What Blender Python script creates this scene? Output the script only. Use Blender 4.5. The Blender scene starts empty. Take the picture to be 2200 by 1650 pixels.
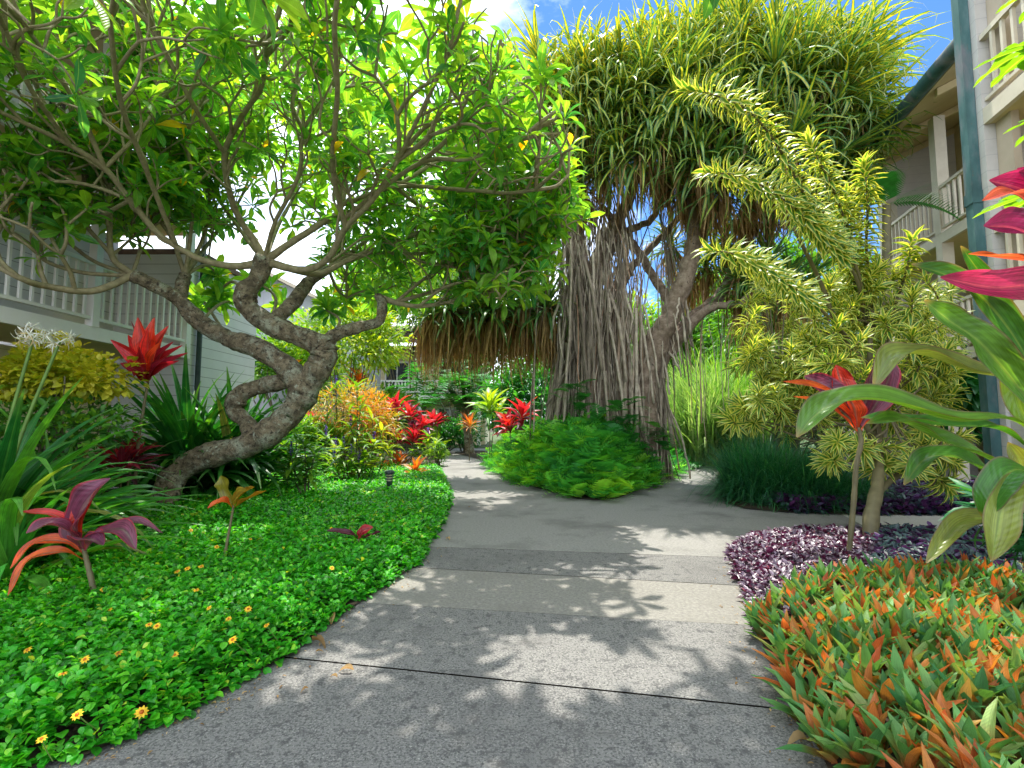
import bpy, math, random
import numpy as np
from mathutils import Vector

# ------------------------------------------------------------------ camera, world, sun, exposure
S = bpy.context.scene
C = S.collection
F, H, T = 1050.0, 1.3, math.radians(4.4)
cam_d = bpy.data.cameras.new('camera')
cam = bpy.data.objects.new('camera', cam_d); C.objects.link(cam)
cam.location = (0, 0, H); cam.rotation_euler = (math.pi/2 + T, 0, 0)
cam_d.sensor_width = 36; cam_d.lens = F/2200*36; cam_d.clip_start = 0.05; cam_d.clip_end = 2000
S.camera = cam
SUN_EL, SUN_AZ = math.radians(69), math.radians(-8)          # azimuth measured from +Y towards +X
sd = Vector((math.sin(SUN_AZ)*math.cos(SUN_EL), math.cos(SUN_AZ)*math.cos(SUN_EL), math.sin(SUN_EL)))
sun_l = bpy.data.lights.new('sun', 'SUN'); sun_l.energy = 3.8; sun_l.angle = math.radians(0.53); sun_l.color = (1, .95, .86)
sun = bpy.data.objects.new('sun', sun_l); C.objects.link(sun)
sun.rotation_euler = sd.to_track_quat('Z', 'Y').to_euler(); sun.location = (0, 0, 30)
W = bpy.data.worlds.new('World'); S.world = W; W.use_nodes = True
wn, wl = W.node_tree.nodes, W.node_tree.links
wn.clear()
wo = wn.new('ShaderNodeOutputWorld'); wb = wn.new('ShaderNodeBackground'); wb.inputs['Strength'].default_value = 0.15
sky = wn.new('ShaderNodeTexSky'); sky.sky_type = 'NISHITA'; sky.sun_disc = False
sky.sun_elevation = SUN_EL; sky.sun_rotation = SUN_AZ; sky.air_density = .8; sky.dust_density = .05; sky.ozone_density = 4.0
tc = wn.new('ShaderNodeTexCoord'); mp = wn.new('ShaderNodeMapping'); mp.inputs['Scale'].default_value = (1, 1, 2.2)
mp.inputs['Location'].default_value = (.35, .1, .3)
cn = wn.new('ShaderNodeTexNoise'); cn.inputs['Scale'].default_value = 1.9; cn.inputs['Detail'].default_value = 9; cn.inputs['Roughness'].default_value = .58
cr = wn.new('ShaderNodeValToRGB'); cr.color_ramp.elements[0].position = .44; cr.color_ramp.elements[1].position = .62
cm = wn.new('ShaderNodeMix'); cm.data_type = 'RGBA'; cm.inputs['B'].default_value = (9.4, 10.2, 11.2, 1)
wl.new(tc.outputs['Generated'], mp.inputs['Vector']); wl.new(mp.outputs[0], cn.inputs['Vector'])
dp = wn.new('ShaderNodeVectorMath'); dp.operation = 'DOT_PRODUCT'; dp.inputs[1].default_value = (.46, .74, .49); wl.new(tc.outputs['Generated'], dp.inputs[0])
hm = wn.new('ShaderNodeMapRange'); hm.inputs[1].default_value = .84; hm.inputs[2].default_value = .99; hm.inputs[3].default_value = .12; hm.inputs[4].default_value = -.1; wl.new(dp.outputs['Value'], hm.inputs[0])
ad = wn.new('ShaderNodeMath'); ad.operation = 'ADD'; wl.new(cn.outputs['Fac'], ad.inputs[0]); wl.new(hm.outputs[0], ad.inputs[1])      # a wide clear patch among the clouds
wl.new(ad.outputs[0], cr.inputs['Fac']); wl.new(cr.outputs['Color'], cm.inputs['Factor'])
tn = wn.new('ShaderNodeVectorMath'); tn.operation = 'MULTIPLY'; tn.inputs[1].default_value = (.52, .74, .95); wl.new(sky.outputs[0], tn.inputs[0]); wl.new(tn.outputs[0], cm.inputs['A']); wl.new(cm.outputs['Result'], wb.inputs['Color']); wl.new(wb.outputs[0], wo.inputs[0])
S.view_settings.view_transform = 'Standard'; S.view_settings.look = 'None'
S.view_settings.exposure = 1.08; S.view_settings.gamma = 1
S.render.engine = 'CYCLES'
cy = S.cycles
cy.max_bounces = 7; cy.diffuse_bounces = 4; cy.glossy_bounces = 2; cy.transmission_bounces = 4; cy.transparent_max_bounces = 4
cy.use_denoising = True; cy.sample_clamp_indirect = 6; cy.caustics_reflective = False; cy.caustics_refractive = False

rng = np.random.default_rng(7)
R = random.Random(11)
U = rng.uniform

# ------------------------------------------------------------------ pixel rays to world points
def ray(px, py):
    dx, dy = (px-1100)/F, (825-py)/F
    return np.array((dx, math.cos(T)-dy*math.sin(T), math.sin(T)+dy*math.cos(T)))
def P(px, py, Y):
    d = ray(px, py); s = Y/d[1]
    return np.array((d[0]*s, Y, H+d[2]*s))
def G(px, py, z=0.0):
    d = ray(px, py); s = (z-H)/d[2]
    return np.array((d[0]*s, d[1]*s, z))
def proj(p):
    x, y, z = p[0], p[1], p[2]-H
    yc = y*math.cos(T)+z*math.sin(T); zc = -y*math.sin(T)+z*math.cos(T)
    if yc < .05: return None
    return 1100+F*x/yc, 825-F*zc/yc
def nz(v):
    v = np.asarray(v, float); return v/np.maximum(np.linalg.norm(v, axis=-1, keepdims=True), 1e-9)

# ------------------------------------------------------------------ mesh building
class MB:
    def __init__(s): s.v, s.q, s.u, s.r, s.n = [], [], [], [], 0
    def add(s, v, q, uv=None, r=None):
        v = np.asarray(v, float).reshape(-1, 3); m = len(v)
        s.v.append(v); s.q.append(np.asarray(q, int).reshape(-1, 4)+s.n)
        s.u.append(np.zeros((m, 2)) if uv is None else np.asarray(uv, float))
        s.r.append(np.full(m, .5) if r is None else np.broadcast_to(np.asarray(r, float), (m,)))
        s.n += m
    def box(s, lo, hi, r=.5, M=None):
        x0, y0, z0 = lo; x1, y1, z1 = hi
        v = np.array([(x0,y0,z0),(x1,y0,z0),(x1,y1,z0),(x0,y1,z0),(x0,y0,z1),(x1,y0,z1),(x1,y1,z1),(x0,y1,z1)], float)
        if M is not None: v = M(v)
        q = [(0,3,2,1),(4,5,6,7),(0,1,5,4),(1,2,6,5),(2,3,7,6),(3,0,4,7)]
        for f in q: s.add(v[list(f)], [(0,1,2,3)], [(0,0),(1,0),(1,1),(0,1)], r)
    def tube(s, pts, rad, sides=8, r=.5, cap=True):
        pts = np.asarray(pts, float); n = len(pts)
        rad = np.broadcast_to(np.asarray(rad, float), (n,))
        tg = nz(np.gradient(pts, axis=0))
        a = np.array((0, 0, 1.)) if abs(tg[0][2]) < .9 else np.array((1., 0, 0))
        x = nz(np.cross(tg[0], a)); ang = np.arange(sides)*2*math.pi/sides
        V, UV = [], []
        for i in range(n):
            x = nz(x-tg[i]*np.dot(x, tg[i])); y = np.cross(tg[i], x)
            V.append(pts[i]+rad[i]*(np.cos(ang)[:, None]*x+np.sin(ang)[:, None]*y))
            UV.append(np.stack([ang/6.283, np.full(sides, i/(n-1))], 1))
        if cap:
            V.append(np.repeat(pts[-1][None], sides, 0)+(V[-1]-pts[-1])*.05+tg[-1]*rad[-1]*.35); UV.append(UV[-1]); n += 1
        i = np.arange(n-1)[:, None]*sides; j = np.arange(sides)[None]; k = (j+1) % sides
        q = np.stack([i+j, i+k, i+sides+k, i+sides+j], -1).reshape(-1, 4)
        s.add(np.concatenate(V), q, np.concatenate(UV), r)
    def lathe(s, prof, c, sides=20, r=.5):
        ang = np.arange(sides)*2*math.pi/sides; n = len(prof)
        V = np.concatenate([np.stack([c[0]+a*np.cos(ang), c[1]+a*np.sin(ang), np.full(sides, c[2]+z)], 1) for a, z in prof])
        i = np.arange(n-1)[:, None]*sides; j = np.arange(sides)[None]; k = (j+1) % sides
        s.add(V, np.stack([i+j, i+k, i+sides+k, i+sides+j], -1).reshape(-1, 4), None, r)
    def build(s, name, mat, parent=None, smooth=True):
        me = bpy.data.meshes.new(name); v = np.concatenate(s.v); q = np.concatenate(s.q)
        if parent is not None and parent.type == 'EMPTY': v = v-np.array(parent.location)
        me.vertices.add(len(v)); me.vertices.foreach_set('co', v.ravel())
        me.loops.add(q.size); me.loops.foreach_set('vertex_index', q.ravel())
        me.polygons.add(len(q)); me.polygons.foreach_set('loop_start', np.arange(len(q))*4)
        me.polygons.foreach_set('use_smooth', np.full(len(q), smooth))
        uv = me.uv_layers.new(name='UVMap'); uv.data.foreach_set('uv', np.concatenate(s.u)[q.ravel()].ravel())
        at = me.attributes.new('rnd', 'FLOAT', 'POINT'); at.data.foreach_set('value', np.concatenate(s.r))
        me.update(calc_edges=True); me.materials.append(mat)
        o = bpy.data.objects.new(name, me); C.objects.link(o)
        if parent is not None: o.parent = parent
        return o

def tag(o, label, cat=None, group=None, kind=None):
    if label: o['label'] = label
    if cat: o['category'] = cat
    if group: o['group'] = group
    if kind: o['kind'] = kind
    return o
def thing(name, label, cat, loc, group=None):
    o = bpy.data.objects.new(name, None); o.empty_display_size = .1; C.objects.link(o)
    o.location = tuple(float(a) for a in loc)
    return tag(o, label, cat, group)
def dup(root, loc, label, rz=0, sc=1):
    r = root.copy(); C.objects.link(r); r.location = loc; r.rotation_euler = (0, 0, rz); r.scale = (sc, sc, sc); r['label'] = label
    for ch in root.children:
        c = ch.copy(); C.objects.link(c); c.parent = r
    return r
def spline(pts, k=6):
    p = np.asarray(pts, float)
    if len(p) < 3: 
        t = np.linspace(0, 1, k+1)[:, None]; return p[0]+(p[-1]-p[0])*t
    e = np.vstack([2*p[0]-p[1], p, 2*p[-1]-p[-2]]); out = []
    for i in range(1, len(e)-2):
        a, b, c, d = e[i-1:i+3]
        for t in np.arange(k)/k:
            out.append(.5*(2*b+(c-a)*t+(2*a-5*b+4*c-d)*t*t+(3*b-a-3*c+d)*t**3))
    out.append(p[-1]); return np.array(out)

# leaf templates: x = half width, y along, z out of plane; f = lift of the edge in widths
PROF = {
    'strap': lambda t: np.minimum(1, 8*t+.45)*np.clip((1-t)*2.2, .03, 1)**.8,
    'lance': lambda t: np.clip(np.sin(math.pi*np.clip(t, .0, 1)**.8)**.9, .04, 1),
    'ti': lambda t: np.where(t < .12, .16, np.clip(np.sin(math.pi*np.clip((t-.08)/.92, 0, 1)**1.05)**.72, .05, 1)),
    'plum': lambda t: np.where(t < .1, .1, np.clip(np.sin(math.pi*np.clip((t-.08)/.92, 0, 1)**1.25)**.8, .03, 1)),
    'ovate': lambda t: np.clip(np.sin(math.pi*np.clip(t, 0, 1)**.75)**.75, .06, 1),
    'wed': lambda t: np.clip(np.sin(math.pi*np.clip(t, 0, 1)**1.25)**.6, .05, 1),
    'rhoeo': lambda t: np.clip((.62+.5*np.sin(math.pi*t**.9))*np.clip((1-t)*2.6, .02, 1)**.75, .02, 1),
    'papaya': lambda t: np.clip(np.sin(math.pi*t**.7)**.8*(1+.55*np.sin(t*15)), .04, 1.3),
}
def tpl(prof, n=5, droop=.5, fold=.15, pw=1.3, wave=0, twist=0, cols=3):
    t = np.linspace(0, 1, n+1); w = PROF[prof](t)/2
    th = droop*t**pw; dt = 1/n
    y = np.concatenate([[0], np.cumsum(np.cos((th[1:]+th[:-1])/2))*dt]); z = -np.concatenate([[0], np.cumsum(np.sin((th[1:]+th[:-1])/2))*dt])
    xs = np.array([-1, 0, 1.]) if cols == 3 else np.array([-1, 1.])
    V, UV, FO = [], [], []
    for i in range(n+1):
        for x in xs:
            tw = twist*t[i]
            V.append((x*w[i]*math.cos(tw), y[i], z[i])); FO.append(abs(x)*w[i]*fold*2+x*w[i]*math.sin(tw)+wave*w[i]*x*math.sin(t[i]*11+x*1.5))
            UV.append((x*.5+.5, t[i]))
    c = len(xs); q = [(i*c+j, i*c+j+1, (i+1)*c+j+1, (i+1)*c+j) for i in range(n) for j in range(c-1)]
    return np.array(V), np.array(FO), np.array(UV), np.array(q)
def tset(prof, n, droops, fold=.15, **k): return [tpl(prof, n, d, fold, **k) for d in droops]

def scatter(mb, ts, pos, d, nrm, L, Wd, r):
    pos = np.asarray(pos, float); N = len(pos)
    if N == 0: return
    d = nz(d); nrm = nz(nrm-d*np.sum(nrm*d, 1, keepdims=True)); sd_ = np.cross(d, nrm)
    L = np.broadcast_to(L, (N,)); Wd = np.broadcast_to(Wd, (N,)); r = np.broadcast_to(r, (N,))
    ti = rng.integers(0, len(ts), N)
    for k, (V, FO, UV, q) in enumerate(ts):
        m = np.where(ti == k)[0]
        if len(m) == 0: continue
        a = pos[m][:, None]+sd_[m][:, None]*(V[:, 0][None, :, None]*Wd[m][:, None, None])
        a = a+d[m][:, None]*(V[:, 1][None, :, None]*L[m][:, None, None])+nrm[m][:, None]*(V[:, 2][None, :, None]*L[m][:, None, None]+FO[None, :, None]*Wd[m][:, None, None])
        qq = (q[None]+(np.arange(len(m))*len(V))[:, None, None]).reshape(-1, 4)
        mb.add(a.reshape(-1, 3), qq, np.tile(UV, (len(m), 1)), np.repeat(r[m], len(V)))

def rosette(c, axis, n, a0, a1, spread=0.0, jit=.12, up=.35):
    """golden-angle whorl: inner leaves near the axis (a0) to outer leaves (a1)"""
    axis = nz(axis); b = nz(np.cross(axis, (0.31, .77, .2))); e = np.cross(axis, b)
    i = np.arange(n); ph = i*2.39996+U(0, 6.28); t = (i+.5)/n
    th = a0+(a1-a0)*t+rng.normal(0, jit, n); 
    rad = np.cos(ph)[:, None]*b+np.sin(ph)[:, None]*e
    d = np.cos(th)[:, None]*axis+np.sin(th)[:, None]*rad
    nr = axis+np.array((0, 0, up))-rad*.15
    nr = nr-d*np.sum(nr*d, 1, keepdims=True)
    pos = np.asarray(c)-axis*spread*t[:, None]
    return pos, d, nr, t

class Bag:
    """collects leaves, then scatters them in one go"""
    def __init__(s): s.a = []
    def add(s, pos, d, n, L, W_, r):
        N = len(pos); s.a.append((pos, d, n, np.broadcast_to(L, (N,)), np.broadcast_to(W_, (N,)), np.broadcast_to(r, (N,))))
    def mesh(s, ts, name, mat, parent):
        mb = MB(); z = [np.concatenate(x) for x in zip(*s.a)]; scatter(mb, ts, *z); return mb.build(name, mat, parent)

def ribbon(mb, pts, width, prof='ti', up=(0, -.25, 1), fold=.18, roll=0, r=.5, k=6, wave=.0):
    p = spline(pts, k); n = len(p); t = np.linspace(0, 1, n); w = PROF[prof](t)*width/2
    tg = nz(np.gradient(p, axis=0)); upv = np.array(up, float)
    V, UV = [], []
    for i in range(n):
        s_ = np.cross(tg[i], upv)
        s_ = nz(s_) if np.linalg.norm(s_) > .05 else np.array((1., 0, 0))
        nn = np.cross(s_, tg[i]); ro = roll
        s2 = s_*math.cos(ro)+nn*math.sin(ro); n2 = np.cross(s2, tg[i])
        for x in (-1, -.5, 0, .5, 1):
            V.append(p[i]+s2*x*w[i]+n2*(abs(x)*w[i]*fold*2+wave*w[i]*math.sin(t[i]*14+x*2)*abs(x))); UV.append((x*.5+.5, t[i]))
    q = [(i*5+j, i*5+j+1, i*5+j+6, i*5+j+5) for i in range(n-1) for j in range(4)]
    mb.add(V, q, UV, r)

# ------------------------------------------------------------------ materials
def mat_new(name):
    m = bpy.data.materials.new(name); m.use_nodes = True; m.node_tree.nodes.clear(); return m, m.node_tree.nodes, m.node_tree.links
def ramp(n, stops, interp='LINEAR'):
    cr_ = n.new('ShaderNodeValToRGB'); e = cr_.color_ramp.elements; cr_.color_ramp.interpolation = interp
    while len(e) < len(stops): e.new(.5)
    for el, (p, c) in zip(e, stops): el.position = p; el.color = (*c, 1)
    return cr_
def mixc(n, l, fac, a, b, mode='MIX'):
    x = n.new('ShaderNodeMix'); x.data_type = 'RGBA'; x.blend_type = mode; x.clamp_result = False
    for key, val in (('Factor', fac), ('A', a), ('B', b)):
        if isinstance(val, (int, float)): x.inputs[key].default_value = val
        elif isinstance(val, tuple): x.inputs[key].default_value = (*val, 1)
        else: l.new(val, x.inputs[key])
    return x.outputs['Result']
def mth(n, l, op, a, b=None, c=None):
    x = n.new('ShaderNodeMath'); x.operation = op
    for i, v in enumerate((a, b, c)):
        if v is None: continue
        if isinstance(v, (int, float)): x.inputs[i].default_value = v
        else: l.new(v, x.inputs[i])
    return x.outputs[0]
def leafmat(name, stops, tw=.38, tmul=(2.2, 2.0, .8), rough=.42, margin=None, mid=None, back=None, tip=None, spec=.45, base=None, veins=True, streak=0):
    m, n, l = mat_new(name)
    at = n.new('ShaderNodeAttribute'); at.attribute_name = 'rnd'
    rp = ramp(n, stops); l.new(at.outputs['Fac'], rp.inputs['Fac']); col = rp.outputs['Color']
    uv = n.new('ShaderNodeUVMap'); sx = n.new('ShaderNodeSeparateXYZ'); l.new(uv.outputs[0], sx.inputs[0])
    ac = mth(n, l, 'ABSOLUTE', mth(n, l, 'MULTIPLY_ADD', sx.outputs[0], 2.0, -1.0))
    no = n.new('ShaderNodeTexNoise'); no.inputs['Scale'].default_value = 9; no.inputs['Detail'].default_value = 3
    geo = n.new('ShaderNodeNewGeometry'); l.new(geo.outputs['Position'], no.inputs['Vector'])
    if margin:
        mr = n.new('ShaderNodeMapRange'); mr.inputs[1].default_value = margin[1]-.12; mr.inputs[2].default_value = margin[1]+.12; mr.clamp = True
        l.new(ac, mr.inputs[0]); col = mixc(n, l, mr.outputs[0], col, margin[0])
    if base:
        mr = n.new('ShaderNodeMapRange'); mr.inputs[1].default_value = base[1]; mr.inputs[2].default_value = 0.02
        l.new(sx.outputs[1], mr.inputs[0]); col = mixc(n, l, mr.outputs[0], col, base[0])
    if tip:
        mr = n.new('ShaderNodeMapRange'); mr.inputs[1].default_value = tip[1]; mr.inputs[2].default_value = 1.0
        l.new(sx.outputs[1], mr.inputs[0]); col = mixc(n, l, mr.outputs[0], col, tip[0])
    if mid:
        mr = n.new('ShaderNodeMapRange'); mr.inputs[1].default_value = mid[1]; mr.inputs[2].default_value = 0.0
        l.new(ac, mr.inputs[0]); col = mixc(n, l, mth(n, l, 'MULTIPLY', mr.outputs[0], .7), col, mid[0])
    if back: col = mixc(n, l, geo.outputs['Backfacing'], col, back)
    if streak:
        cb = n.new('ShaderNodeCombineXYZ'); l.new(mth(n, l, 'MULTIPLY', sx.outputs[0], 16.0), cb.inputs[0]); l.new(mth(n, l, 'MULTIPLY', sx.outputs[1], 1.3), cb.inputs[1]); l.new(mth(n, l, 'MULTIPLY', at.outputs['Fac'], 41.0), cb.inputs[2])
        sn = n.new('ShaderNodeTexNoise'); sn.inputs['Scale'].default_value = 1.6; sn.inputs['Detail'].default_value = 4; l.new(cb.outputs[0], sn.inputs['Vector'])
        mr = n.new('ShaderNodeMapRange'); mr.inputs[1].default_value = .35; mr.inputs[2].default_value = .65; mr.inputs[3].default_value = 1-streak; mr.inputs[4].default_value = 1+streak; l.new(sn.outputs['Fac'], mr.inputs[0])
        sv = n.new('ShaderNodeVectorMath'); sv.operation = 'SCALE'; l.new(col, sv.inputs[0]); l.new(mr.outputs[0], sv.inputs['Scale']); col = sv.outputs[0]
    vr = n.new('ShaderNodeMapRange'); vr.inputs[1].default_value = .3; vr.inputs[2].default_value = .7; vr.inputs[3].default_value = .72; vr.inputs[4].default_value = 1.25
    l.new(no.outputs['Fac'], vr.inputs[0])
    vm = n.new('ShaderNodeVectorMath'); vm.operation = 'SCALE'; l.new(col, vm.inputs[0]); l.new(vr.outputs[0], vm.inputs['Scale']); col = vm.outputs[0]
    pb = n.new('ShaderNodeBsdfPrincipled'); pb.inputs['Roughness'].default_value = rough; pb.inputs['Specular IOR Level'].default_value = spec
    l.new(col, pb.inputs['Base Color'])
    if veins:
        vv = mth(n, l, 'SINE', mth(n, l, 'ADD', mth(n, l, 'MULTIPLY', sx.outputs[1], 95.0), mth(n, l, 'MULTIPLY', ac, 14.0)))
        bp = n.new('ShaderNodeBump'); bp.inputs['Strength'].default_value = .18; bp.inputs['Distance'].default_value = .004
        l.new(vv, bp.inputs['Height']); l.new(bp.outputs[0], pb.inputs['Normal'])
    tr = n.new('ShaderNodeBsdfTranslucent'); l.new(mixc(n, l, 1.0, col, tmul, 'MULTIPLY'), tr.inputs['Color'])
    ms = n.new('ShaderNodeMixShader'); ms.inputs[0].default_value = tw
    l.new(pb.outputs[0], ms.inputs[1]); l.new(tr.outputs[0], ms.inputs[2])
    o = n.new('ShaderNodeOutputMaterial'); l.new(ms.outputs[0], o.inputs[0]); return m
def surf(name, stops, scale=6, rough=.8, detail=6, bump=.3, bdist=.02, stretch=(1, 1, 1), spots=None, spec=.3, second=None, lines=None):
    m, n, l = mat_new(name)
    t = n.new('ShaderNodeTexCoord'); mp_ = n.new('ShaderNodeMapping'); mp_.inputs['Scale'].default_value = stretch
    ge = n.new('ShaderNodeNewGeometry'); l.new(ge.outputs['Position'], mp_.inputs[0])
    no = n.new('ShaderNodeTexNoise'); no.inputs['Scale'].default_value = scale; no.inputs['Detail'].default_value = detail; no.inputs['Roughness'].default_value = .62
    l.new(mp_.outputs[0], no.inputs[0])
    rp = ramp(n, stops); l.new(no.outputs['Fac'], rp.inputs[0]); col = rp.outputs[0]; hgt = no.outputs['Fac']
    for sp in (spots or []):        # (colour, scale, lo, hi)
        n2 = n.new('ShaderNodeTexNoise'); n2.inputs['Scale'].default_value = sp[1]; n2.inputs['Detail'].default_value = 5; n2.inputs['Roughness'].default_value = .65
        l.new(mp_.outputs[0], n2.inputs[0]); mr = n.new('ShaderNodeMapRange'); mr.inputs[1].default_value = sp[2]; mr.inputs[2].default_value = sp[3]
        l.new(n2.outputs['Fac'], mr.inputs[0]); col = mixc(n, l, mr.outputs[0], col, sp[0])
    if lines:                       # horizontal or vertical board / course joints: (axis, pitch, width, colour)
        sx = n.new('ShaderNodeSeparateXYZ'); l.new(ge.outputs['Position'], sx.inputs[0])
        fr = mth(n, l, 'FRACT', mth(n, l, 'DIVIDE', sx.outputs[lines[0]], lines[1]))
        lm = mth(n, l, 'LESS_THAN', fr, lines[2]); col = mixc(n, l, lm, col, lines[3])
        hgt = mth(n, l, 'SUBTRACT', mth(n, l, 'MULTIPLY', hgt, .25), mth(n, l, 'MULTIPLY', lm, .8))
    pb = n.new('ShaderNodeBsdfPrincipled'); pb.inputs['Roughness'].default_value = rough; pb.inputs['Specular IOR Level'].default_value = spec
    l.new(col, pb.inputs['Base Color'])
    bp = n.new('ShaderNodeBump'); bp.inputs['Strength'].default_value = bump; bp.inputs['Distance'].default_value = bdist
    l.new(hgt, bp.inputs['Height']); l.new(bp.outputs[0], pb.inputs['Normal'])
    o = n.new('ShaderNodeOutputMaterial'); l.new(pb.outputs[0], o.inputs[0]); return m

M = {}
M['plum'] = leafmat('frangipani_leaf', [(0, (.025, .17, .06)), (.4, (.09, .3, .04)), (.95, (.24, .43, .035)), (1, (.5, .36, .02))], tw=.52, tmul=(3.2, 2.3, .7), rough=.33, mid=((.3, .5, .12), .1), spec=.5)
M['wed'] = leafmat('groundcover_leaf', [(0, (.012, .13, .008)), (.4, (.035, .34, .014)), (.82, (.14, .52, .025)), (1, (.42, .55, .05))], tw=.35, tmul=(2.6, 2.1, .5), rough=.36, mid=((.1, .35, .06), .12))
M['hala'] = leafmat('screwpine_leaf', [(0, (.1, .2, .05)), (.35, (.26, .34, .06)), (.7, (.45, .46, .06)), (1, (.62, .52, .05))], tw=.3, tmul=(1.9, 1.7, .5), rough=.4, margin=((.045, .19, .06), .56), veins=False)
M['dead'] = leafmat('dead_leaf', [(0, (.16, .1, .05)), (.5, (.34, .22, .1)), (1, (.52, .38, .2))], tw=.4, tmul=(1.5, 1.25, .7), rough=.8, spec=.1, veins=False)
M['song'] = leafmat('variegated_leaf', [(0, (.04, .16, .03)), (.5, (.09, .24, .03)), (1, (.22, .33, .03))], tw=.36, tmul=(2.0, 1.8, .6), rough=.36, margin=((.66, .65, .17), .54), veins=False)
M['fern'] = leafmat('fern_leaf', [(0, (.03, .22, .05)), (.5, (.08, .38, .05)), (1, (.26, .55, .04))], tw=.36, tmul=(2.4, 2.0, .5), rough=.38, veins=False)
M['red'] = leafmat('red_ti_leaf', [(0, (.07, .008, .03)), (.35, (.28, .012, .03)), (.7, (.6, .02, .025)), (1, (.75, .1, .02))], tw=.45, tmul=(1.7, 1.3, 1.1), rough=.32, mid=((.5, .1, .1), .1), streak=0.45)
M['darkred'] = leafmat('maroon_ti_leaf', [(0, (.05, .012, .035)), (.5, (.15, .012, .03)), (.85, (.38, .02, .03)), (1, (.6, .04, .03))], tw=.4, tmul=(2, 1.3, 1.1), rough=.32, mid=((.3, .1, .1), .1), streak=0.45)
M['purple'] = leafmat('purple_ti_leaf', [(0, (.12, .035, .09)), (.4, (.2, .05, .09)), (.7, (.6, .03, .02)), (1, (.75, .17, .02))], tw=.4, tmul=(1.7, 1.2, 1), rough=.35, margin=((.5, .03, .05), .93), mid=((.2, .16, .12), .2), streak=0.4)
M['orange'] = leafmat('orange_ti_leaf', [(0, (.18, .2, .02)), (.4, (.6, .22, .02)), (.75, (.75, .1, .015)), (1, (.62, .4, .02))], tw=.42, tmul=(1.6, 1.5, .8), rough=.36, streak=0.35)
M['croton'] = leafmat('croton_leaf', [(0, (.1, .25, .02)), (.35, (.4, .36, .03)), (.65, (.62, .25, .03)), (1, (.62, .1, .03))], tw=.4, tmul=(1.7, 1.6, .6), rough=.36, veins=False)
M['reed'] = leafmat('reed_blade', [(0, (.08, .2, .05)), (.5, (.2, .34, .09)), (1, (.42, .5, .22))], tw=.36, tmul=(1.6, 1.6, .8), rough=.35, veins=False)
M['gti'] = leafmat('bronze_ti_leaf', [(0, (.03, .15, .025)), (.5, (.1, .22, .03)), (.8, (.17, .2, .05)), (1, (.24, .3, .06))], tw=.42, tmul=(2.0, 1.7, .4), rough=.3, tip=((.3, .2, .08), .93), margin=((.18, .06, .1), .97), mid=((.2, .3, .06), .12), streak=0.22)
M['pink'] = leafmat('pink_ti_leaf', [(0, (.14, .008, .06)), (.5, (.36, .015, .075)), (.8, (.5, .07, .13)), (1, (.7, .13, .03))], tw=.4, tmul=(1.5, 1.2, 1.1), rough=.34, mid=((.6, .08, .12), .15), streak=0.45)
M['lime'] = leafmat('lime_leaf', [(0, (.05, .22, .02)), (.5, (.2, .38, .02)), (1, (.5, .52, .04))], tw=.4, tmul=(2, 1.7, .5), rough=.38, mid=((.3, .45, .08), .12))
M['yellow'] = leafmat('golden_leaf', [(0, (.1, .25, .015)), (.5, (.35, .4, .02)), (1, (.6, .55, .05))], tw=.4, tmul=(1.7, 1.6, .5), rough=.42)
M['crin'] = leafmat('strap_leaf', [(0, (.015, .12, .025)), (.5, (.04, .22, .03)), (.93, (.12, .36, .04)), (1, (.3, .3, .08))], tw=.36, tmul=(2.2, 2.0, .5), rough=.3, tip=((.12, .25, .06), .8), mid=((.08, .25, .05), .2), streak=0.4)
M['mondo'] = leafmat('grass_blade', [(0, (.012, .09, .04)), (.5, (.025, .16, .06)), (1, (.09, .3, .08))], tw=.3, tmul=(2, 2, .8), rough=.38, veins=False)
M['rhoeo'] = leafmat('oyster_plant_leaf', [(0, (.035, .16, .05)), (.35, (.12, .3, .08)), (.6, (.3, .42, .13)), (.7, (.48, .22, .045)), (1, (.48, .11, .04))], tw=.36, tmul=(1.9, 1.6, .6), rough=.42, spec=.3, base=((.42, .14, .05), .55), streak=0.2)
M['violet'] = leafmat('purple_leaf', [(0, (.025, .015, .03)), (.4, (.07, .035, .075)), (.8, (.2, .14, .2)), (.93, (.3, .26, .3)), (1, (.22, .015, .05))], tw=.15, tmul=(1.6, .8, 1.2), rough=.3, back=(.13, .02, .07), spec=.9)
M['slate'] = leafmat('slate_leaf', [(0, (.01, .02, .035)), (.5, (.025, .06, .07)), (.85, (.06, .12, .11)), (1, (.1, .04, .16))], tw=.2, tmul=(1.2, 1.2, 1.4), rough=.36, back=(.12, .03, .12), spec=.6)
M['bush'] = leafmat('green_leaf', [(0, (.03, .15, .025)), (.5, (.1, .28, .03)), (1, (.28, .46, .03))], tw=.38, tmul=(2.3, 1.9, .5), rough=.42, veins=False)
M['dkbush'] = leafmat('deep_green_leaf', [(0, (.012, .11, .03)), (.5, (.03, .19, .04)), (1, (.09, .32, .05))], tw=.34, tmul=(2, 2, .6), rough=.42, veins=False)
M['papaya'] = leafmat('papaya_leaf', [(0, (.07, .28, .015)), (1, (.18, .42, .02))], tw=.5, tmul=(2.4, 1.7, .5), rough=.4, mid=((.4, .55, .1), .12))
M['petal'] = leafmat('white_petal', [(0, (.75, .74, .62)), (.8, (.8, .8, .72)), (1, (.5, .36, .15))], tw=.3, tmul=(1, 1, .9), rough=.6, veins=False)
M['gold'] = leafmat('yellow_petal', [(0, (.8, .42, .01)), (1, (.85, .58, .02))], tw=.2, tmul=(1, 1, 1), rough=.6, veins=False)
M['blue'] = leafmat('violet_petal', [(0, (.07, .03, .3)), (1, (.2, .1, .5))], tw=.3, tmul=(1.4, 1.4, 1.4), rough=.6, veins=False)
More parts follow.
